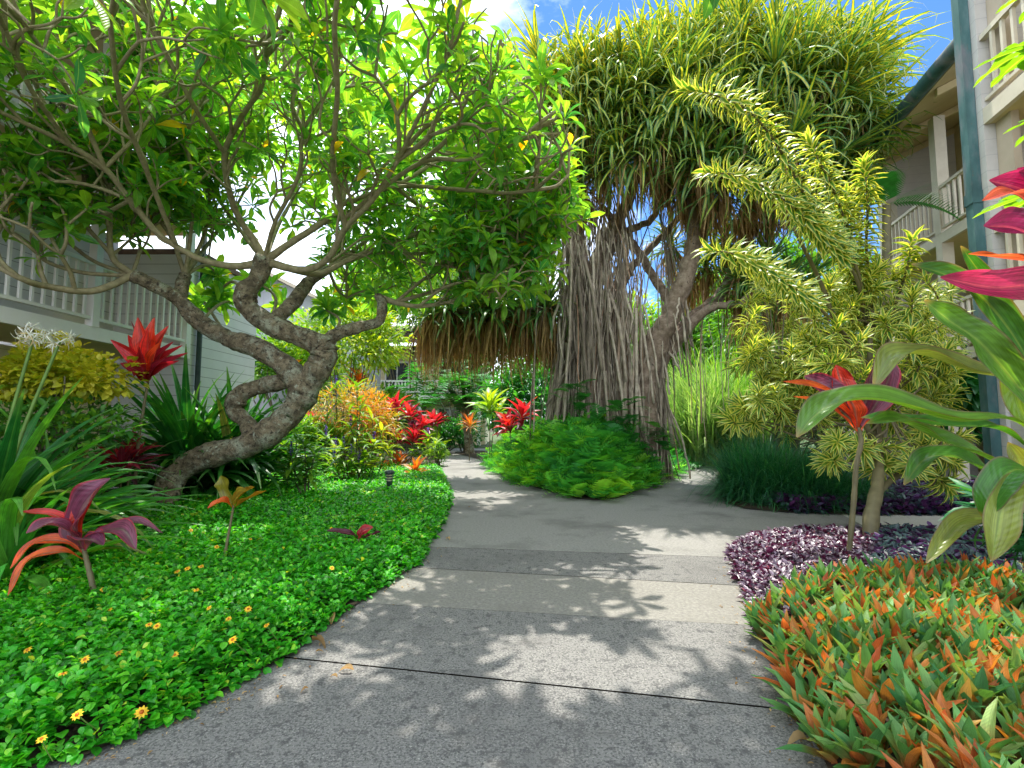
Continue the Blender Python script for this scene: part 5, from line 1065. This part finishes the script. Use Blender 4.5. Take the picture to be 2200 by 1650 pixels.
bush('tree', 'green tree rising past the screw pine on the right', 'tree', at(1560, 730, 24), (3.8, 2.2, 3.8), 13000, .42, .24, 'bush', 60, LN, up=.5)
bush('tree', 'tall hazy green tree behind the striped dracaena', 'tree', at(1760, 700, 19), (3.6, 2, 3.6), 11000, .38, .25, 'bush', 50, LN, up=.4)
bush('tree', 'leafy tree between the screw pine stems and the sky', 'tree', at(1330, 780, 27), (4.4, 2, 3.2), 10000, .4, .4, 'bush', 46, up=.6)
bush('tree', 'rounded green tree beside the grey gabled house', 'tree', at(620, 800, 18.5), (2.2, 1.5, 1.7), 4200, .24, .4, 'bush', 36, up=.55)
bush('tree', 'deep green tree beyond the far lodge corner', 'tree', at(1100, 760, 25), (3.2, 2, 2.6), 5200, .3, .45, 'dkbush', 40, up=.6)
bush('shrub', 'dark glossy shrub against the white block wall', 'shrub', at(2010, 840, 7.6), (.8, .5, .5), 900, .3, .4, 'dkbush', 14, up=.3)
bush('shrub', 'shaded green shrub beneath the big bronze ti', 'shrub', at(2270, 1150, 2.9), (.38, .35, .26), 420, .2, .2, 'mondo', 10, LN, up=.4)

for i, (x, y, Y, rx, rz, mt, lab) in enumerate(((1470, 870, 26, 2.6, 1.5, 'bush', 'round bush far beyond the prop roots'), (1600, 880, 22, 2.2, 1.4, 'lime', 'light green bush behind the reeds'), (1690, 880, 21, 2.0, 1.5, 'bush', 'bush in the gap right of the reeds'), (1240, 850, 24, 3.0, 1.8, 'dkbush', 'dark bush right behind the screw pine stems'), (1780, 860, 14, 1.6, 1.5, 'bush', 'bush behind the second dracaena'), (2000, 880, 11, 1.4, 1.3, 'dkbush', 'dark bush at the foot of the balcony building'), (830, 880, 24.5, 1.8, 1.1, 'bush', 'bush in front of the distant lodge'), (760, 900, 22, 2.4, 1.4, 'bush', 'wide bush behind the ginger and croton'))):
    bush('shrub', lab, 'shrub', at(x, y, Y), (rx, 1.2, rz), 2600, .34, .32, mt, 30, LN, up=.5)

def feathery(label, base, crotch_, tips_, L):
    t = thing('shade_tree', label, 'tree', base); st = MB(); st.tube(spline([base, crotch_], 5), np.linspace(.2, .14, 6), 10)
    pos, d, nn = [], [], []
    for e in tips_:
        st.tube(spline([crotch_, (crotch_+e)/2+np.array((0, 0, .3)), e], 5), np.linspace(.1, .03, 11), 7)
        for _ in range(24):
            a = U(0, 6.28); el = U(-.5, .5); pos.append(e+rng.normal(0, .35, 3)); d.append((math.cos(a)*math.cos(el), math.sin(a)*math.cos(el), math.sin(el))); nn.append((0, 0, 1.))
    st.build('trunk', M['bark'], t); N = len(pos)
    frond_mesh('crown', M['dkbush'], t, np.array(pos), np.array(d), np.array(nn), U(.7, 1.1, N)*L, U(.7, .9, N), np.clip(rng.normal(.6, .2, N), 0, 1))
b = P(1010, 935, 20); b[2] = 0
feathery('dark fern leaved shade tree with a stout black trunk', b, P(1000, 890, 20), [P(x, y, Y) for x, y, Y in ((950, 830, 19.5), (990, 810, 19), (1030, 830, 19), (920, 800, 20), (1070, 830, 20), (970, 850, 18.8), (1010, 850, 19), (1100, 820, 20.5), (900, 820, 21))], 1.0)

def ginger(label, px_, gy, stems, mat='lime', fl=True):
    b = gz(px_, gy); t = thing('blue_ginger', label, 'ginger plant', b); st, bag, fb = MB(), Bag(), Bag()
    for dx, top, dy in stems:
        e = P(px_+dx, top, b[1]+dy); p = spline([b+rng.normal(0, .06, 3)*np.array((1, 1, 0)), (b+e)/2+rng.normal(0, .04, 3), e], 6); st.tube(p, np.linspace(.014, .009, len(p)), 6, .2)
        for f in (.55, .72, .88, 1.0):
            c = p[int(f*(len(p)-1))]; n = 5 if f < 1 else 8
            pos, d, nn, tt = rosette(c, (0, 0, 1), n, .5 if f == 1 else 1.0, 1.5, .05, .15); bag.add(pos, d, nn, U(.26, .42, n), U(.07, .1, n), np.clip(rng.normal(.45*f, .2, n), 0, 1))
        if fl and R.random() < .5:
            for k in range(26): fb.add(np.array([e+np.array((0, 0, .04+k*.009))]), nz(rng.normal(0, 1, (1, 3))), np.array([[0, 0, 1.]]), .05, .035, R.random())
    st.build('stem', M['stem'], t); bag.mesh(LN, 'leaf_crown', M[mat], t)
    if fb.a: fb.mesh(OV, 'flower_spike', M['blue'], t)
ginger('blue ginger with yellow green whorls in front of the croton', 775, 1042, [(0, 880, .2), (-22, 920, 0), (28, 955, -.2), (10, 985, 0), (-8, 830, .5)])
ginger('blue ginger with a tall violet spike behind the trunk fork', 722, 1012, [(0, 830, 0), (-20, 900, .1), (18, 870, .2), (-34, 940, 0)])
ginger('dark stemmed blue ginger nearest the trunk', 655, 1080, [(0, 960, 0), (-18, 950, .2), (22, 975, .1), (10, 1000, 0), (-30, 985, 0)], 'bush')
ginger('slender blue ginger stems close behind the trunk foot', 610, 1062, [(0, 955, 0), (14, 975, .1), (-10, 990, .2)], 'bush')
ginger('leafy blue ginger beside the orange ti', 850, 1010, [(0, 930, 0), (-24, 960, .2), (85, 955, .4), (70, 940, .2)])
ginger('bright yellow ginger whorls overlapping the coppery croton', 800, 1035, [(0, 900, .2), (-18, 940, 0), (20, 925, .1), (34, 965, 0)], 'yellow', False)
ginger('low yellow green ginger right in front of the croton', 738, 1046, [(0, 965, 0), (-20, 990, .1), (16, 985, 0), (34, 1000, 0)])
ginger('yellow topped blue ginger left of the croton', 700, 1030, [(0, 940, 0), (20, 965, .2), (-14, 985, 0)])

def tuft(name, label, cat, base, n, L, w, mat, a1=1.5, rb=.15, r0=.4, grp=None, droops=(.5, 1.0, 1.6, 2.2)):
    t = thing(name, label, cat, base, grp); a = U(0, 6.28, n); th = np.abs(rng.normal(0, a1*.5, n)).clip(0, a1)
    d = np.stack([np.cos(a)*np.sin(th), np.sin(a)*np.sin(th), np.cos(th)], 1); rr = rb*np.sqrt(U(0, 1, n)); b = U(0, 6.28, n)
    pos = np.array(base)+np.stack([np.cos(b)*rr+d[:, 0]*.05, np.sin(b)*rr+d[:, 1]*.05, np.full(n, .01)], 1)
    bag = Bag(); bag.add(pos, d, np.tile((0, 0, 1.), (n, 1))-d*.3+rng.normal(0, .1, (n, 3)), L*U(.6, 1.1, n), w*U(.7, 1.2, n), np.clip(rng.normal(r0, .22, n), 0, 1))
    bag.mesh(tset('strap', 6, droops, .1, pw=1.5, cols=2), 'blades', M[mat], t); return t
def mondo(x, gy, L, n, rb, lab):
    b = gz(x, gy); tuft('mondo_grass', lab, 'grass tuft', b, n, L, .011, 'mondo', 1.5, rb, .45)
mondo(1640, 1074, 1.25, 4200, .5, 'largest dark green grass mound at the corner of the right fork')
mondo(1735, 1084, .95, 2600, .42, 'dark grass tuft next to the largest mound, nearer the dracaena trunk')
mondo(1805, 1088, .75, 1800, .4, 'low dark grass tuft bordering the blue purple leaves')
mondo(1590, 1050, .8, 1200, .3, 'wispy dark grass at the edge of the right fork')
mondo(1700, 1040, 1.1, 2000, .5, 'dark grass mound standing behind the other grass tufts')
for x, Y, L, n, mt, lab in ((1530, 15.5, 3.4, 420, 'reed', 'tall pale reeds beyond the right fork'), (1495, 14.8, 2.8, 320, 'reed', 'yellow green reed clump beside the prop roots'), (1580, 15.0, 3.0, 380, 'bush', 'bluish reed clump right of the tall pale reeds'),
                            (1470, 17.0, 3.8, 260, 'reed', 'thin tall reeds straight behind the fallen aerial roots'), (1625, 14.2, 2.6, 320, 'reed', 'reeds in front of the green tree, left of the striped dracaena'), (1555, 17.5, 4.4, 380, 'bush', 'tallest green reed stand behind the pale reeds')):
    tuft('reeds', lab, 'reeds', (P(x, 900, Y)[0], Y, 0), n*2, L, .05, mt, .8, .6, .5, None, (.4, .8, 1.3))

# palm with fronds against the balconies, and a banana like plant at the far path
def palm(label, base, c, fr, mat='dkbush', ts=None, r=.5):
    t = thing('palm_tree', label, 'palm', base); st = MB(); st.tube(spline([np.array(base), (np.array(base)+c)/2+np.array((.05, 0, 0)), c], 6), np.linspace(.1, .07, 13), 9, .5); st.build('trunk', M['stem'], t)
    mb = MB(); PF = [pinnate(24, .9, .3), pinnate(24, 1.3, .3)]
    for d, L in fr:
        scatter(mb, PF, np.array([c]), np.array([d], float), np.array([[0, 0, 1.]]), L, L*1.0, r+R.uniform(-.15, .15))
    mb.build('crown', M[mat], t)
c = P(1905, 440, 9.0)
palm('dark green palm fronds in front of the cream balconies', (c[0]-.3, 9.2, 0), c, [((1, -.1, .6), 1.25), ((.9, -.5, .15), 1.2), ((-.6, -.6, .5), 1.2), ((-1, 0, .4), 1.2), ((.1, .3, 1), 1.2), ((.8, .5, .3), 1.2)])
c = P(900, 900, 22)
tuft('banana_plant', 'broad leaved banana like plant at the far path end', 'banana plant', (P(935, 900, 20)[0], 20, 0), 14, 1.9, .34, 'bush', 1.2, .1, .8)
tuft('banana_plant', 'single broad dark leaf plant behind the scarlet ti pair', 'banana plant', (P(1150, 900, 16)[0], 16, 0), 9, 2.0, .34, 'dkbush', 1.2, .1, .6)

# papaya leaves reaching in at the top right
def papaya():
    b = (4.3, 2.9, 0); t = thing('papaya_tree', 'papaya with deeply lobed bright leaves reaching in at the top right corner', 'tree', b)
    cr_ = np.array((4.3, 2.9, 3.4)); st = MB(); st.tube(spline([np.array(b, float), np.array((4.25, 2.9, 1.7)), cr_], 6), np.linspace(.09, .06, 13), 10, .6); st.build('trunk', M['stem'], t)
    PT = [tpl('papaya', 12, .35, .15), tpl('papaya', 12, .7, .15)]
    for c, rot, L in (((2235, 95, 2.9), 0, .34), ((2260, 410, 2.7), .1, .34), ((2300, 235, 2.8), .3, .3), ((2290, -60, 3.0), 0, .34), ((2380, 300, 3.2), .4, .34), ((2330, 60, 3.3), .2, .34)):
        p = P(*c); s = MB(); s.tube(spline([cr_, (cr_+p)/2+np.array((0, 0, .12)), p], 5), np.linspace(.012, .007, 11), 6, .9); s.build('petiole', M['stem'], t)
        mb = MB()
        for k in range(8):
            a = math.pi+rot+(k-3.5)*.62; d = np.array((math.cos(a), math.sin(a)*.9, -.12+.1*math.sin(k)))
            scatter(mb, PT, np.array([p]), d[None], np.array([[0, -.15, 1.]]), L*(1.1-.06*abs(k-3.5)), .13, .4+.1*(k % 3))
        mb.build('leaf', M['papaya'], t)
papaya()

# ------------------------------------------------------------------ path lights, flowers, fallen leaves
def path_light():
    b = gz(836, 1068); b[2] = .1; t = thing('path_light', 'short dark louvred path light standing in the sunlit ground cover', 'path light', b)
    m = MB(); m.lathe([(0, 0), (.05, 0), (.05, .16), (.06, .165), (.06, .18), (0, .18)], b, 18); m.build('post', M['metal'], t)
    m = MB(); m.lathe([(.05, .18), (.05, .31), (0, .31)], b, 18); m.build('lens', M['lamp'], t)
    for z in (.205, .25, .292):
        m = MB(); m.lathe([(.05, z+.012), (.082, z), (.082, z+.006), (.05, z+.019)], b, 18); m.build('louver', M['metal'], t)
    m = MB(); m.lathe([(.085, .312), (.085, .335), (.055, .36), (0, .366)], b, 18); m.build('cap', M['metal'], t)
    b = gz(863, 1124); t = thing('garden_stake', 'thin dark stake standing in the ground cover nearest the path', 'stake', b)
    m = MB(); m.lathe([(0, 0), (.011, 0), (.011, .2), (0, .2)], b, 10); m.build('post', M['metal'], t)
    m = MB(); m.lathe([(.011, .2), (.015, .203), (.015, .225), (0, .23)], b, 10); m.build('cap', M['metal'], t)
path_light()
def daisies():
    fl = [(135, 1448), (183, 1418), (167, 1524), (304, 1533), (320, 1344), (337, 1351), (491, 1334), (500, 1380), (533, 1314), (573, 1341), (449, 1310), (376, 1400), (234, 1314), (221, 1262), (381, 1227), (403, 1218), (432, 1222), (495, 1240), (422, 1268), (466, 1172), (607, 1180), (538, 1162), (713, 1224), (712, 1136), (292, 1115), (410, 1138), (295, 1050), (255, 1395), (90, 1580), (60, 1390)]
    proto = None
    for i, (x, y) in enumerate(fl):
        c = gz(x, y, .2)
        if proto is None:
            t = thing('daisy', 'small yellow daisy open above the green ground cover', 'flower', c, 'yellow daisies in the ground cover')
            bag = Bag(); a = np.arange(10)*.628; d = np.stack([np.cos(a), np.sin(a), np.full(10, .25)], 1); bag.add(np.tile(c, (10, 1)), d, np.tile((0, 0, 1.), (10, 1)), .019, .0095, U(0, 1, 10)); bag.mesh(OV, 'petals', M['gold'], t)
            m = MB(); m.lathe([(.0065, -.001), (.006, .004), (0, .006)], c, 10); m.build('centre', M['orange'], t)
            m = MB(); m.tube([c-np.array((0, 0, .12)), c-np.array((.005, 0, .06)), c-np.array((0, 0, .002))], .0018, 5, .95); m.build('stalk', M['stem'], t); proto = t
        else: dup(proto, c+np.array((0, 0, U(-.02, .02))), 'small yellow daisy open above the green ground cover', U(-.8, .8), U(.9, 1.3)).rotation_euler[0] = U(.3, .8)
daisies()
for x, y, L, lab in ((712, 1342, .17, 'curled brown leaf lying at the ground cover edge'), (672, 1376, .15, 'dry brown leaf lying where the joint meets the bed'), (678, 1400, .05, 'tiny orange leaf beside the front joint'), (725, 1455, .05, 'small brown leaf lying on the front slab'), (662, 1478, .045, 'small reddish leaf lying on the front slab near the bed'), (760, 1440, .09, 'thin dry leaf lying just behind the front joint'),
                     (1738, 1592, .12, 'dry straw coloured leaf at the edge of the oyster plants'), (966, 1160, .1, 'dark dry leaf on the path beside the left bed'), (1010, 1090, .05, 'tiny dark leaf on the far slab')):
    mb = MB(); c = gz(x, y, .012); a = U(0, 6.28); scatter(mb, [tpl('lance', 5, 1.4, .6, twist=.6)], c[None], np.array([[math.cos(a), math.sin(a), .5]]), np.array([[0, 0, 1.]]), L, L*.32, U(.1, .8))
    tag(mb.build('fallen_leaf', M['dead']), lab, 'leaf', 'dry leaves on the path')

# crumbs of dry leaf along both path edges
bag = Bag()
for E, n, sgn in ((E_LEFT[1:13], 170, 1), (E_RF[3:11], 110, -1)):
    e = np.array(gl(E)); seg = rng.integers(0, len(e)-1, n); q_ = U(0, 1, (n, 1)); p_ = e[seg]*(1-q_)+e[seg+1]*q_
    p_[:, 0] += sgn*np.abs(rng.normal(0, .09, n)); a = U(0, 6.28, n); ln = U(.008, .03, n)
    bag.add(np.stack([p_[:, 0], p_[:, 1], np.full(n, .006)], 1), np.stack([np.cos(a), np.sin(a), U(-.05, .35, n)], 1), np.tile((0, 0, 1.), (n, 1)), ln, ln*U(.2, .5, n), U(0, 1, n))
tag(bag.mesh(tset('lance', 3, (.4, 1.2), .4), 'leaf_litter', M['dead'], None), 'crumbs of dry leaf along the path edges', 'litter', kind='stuff')
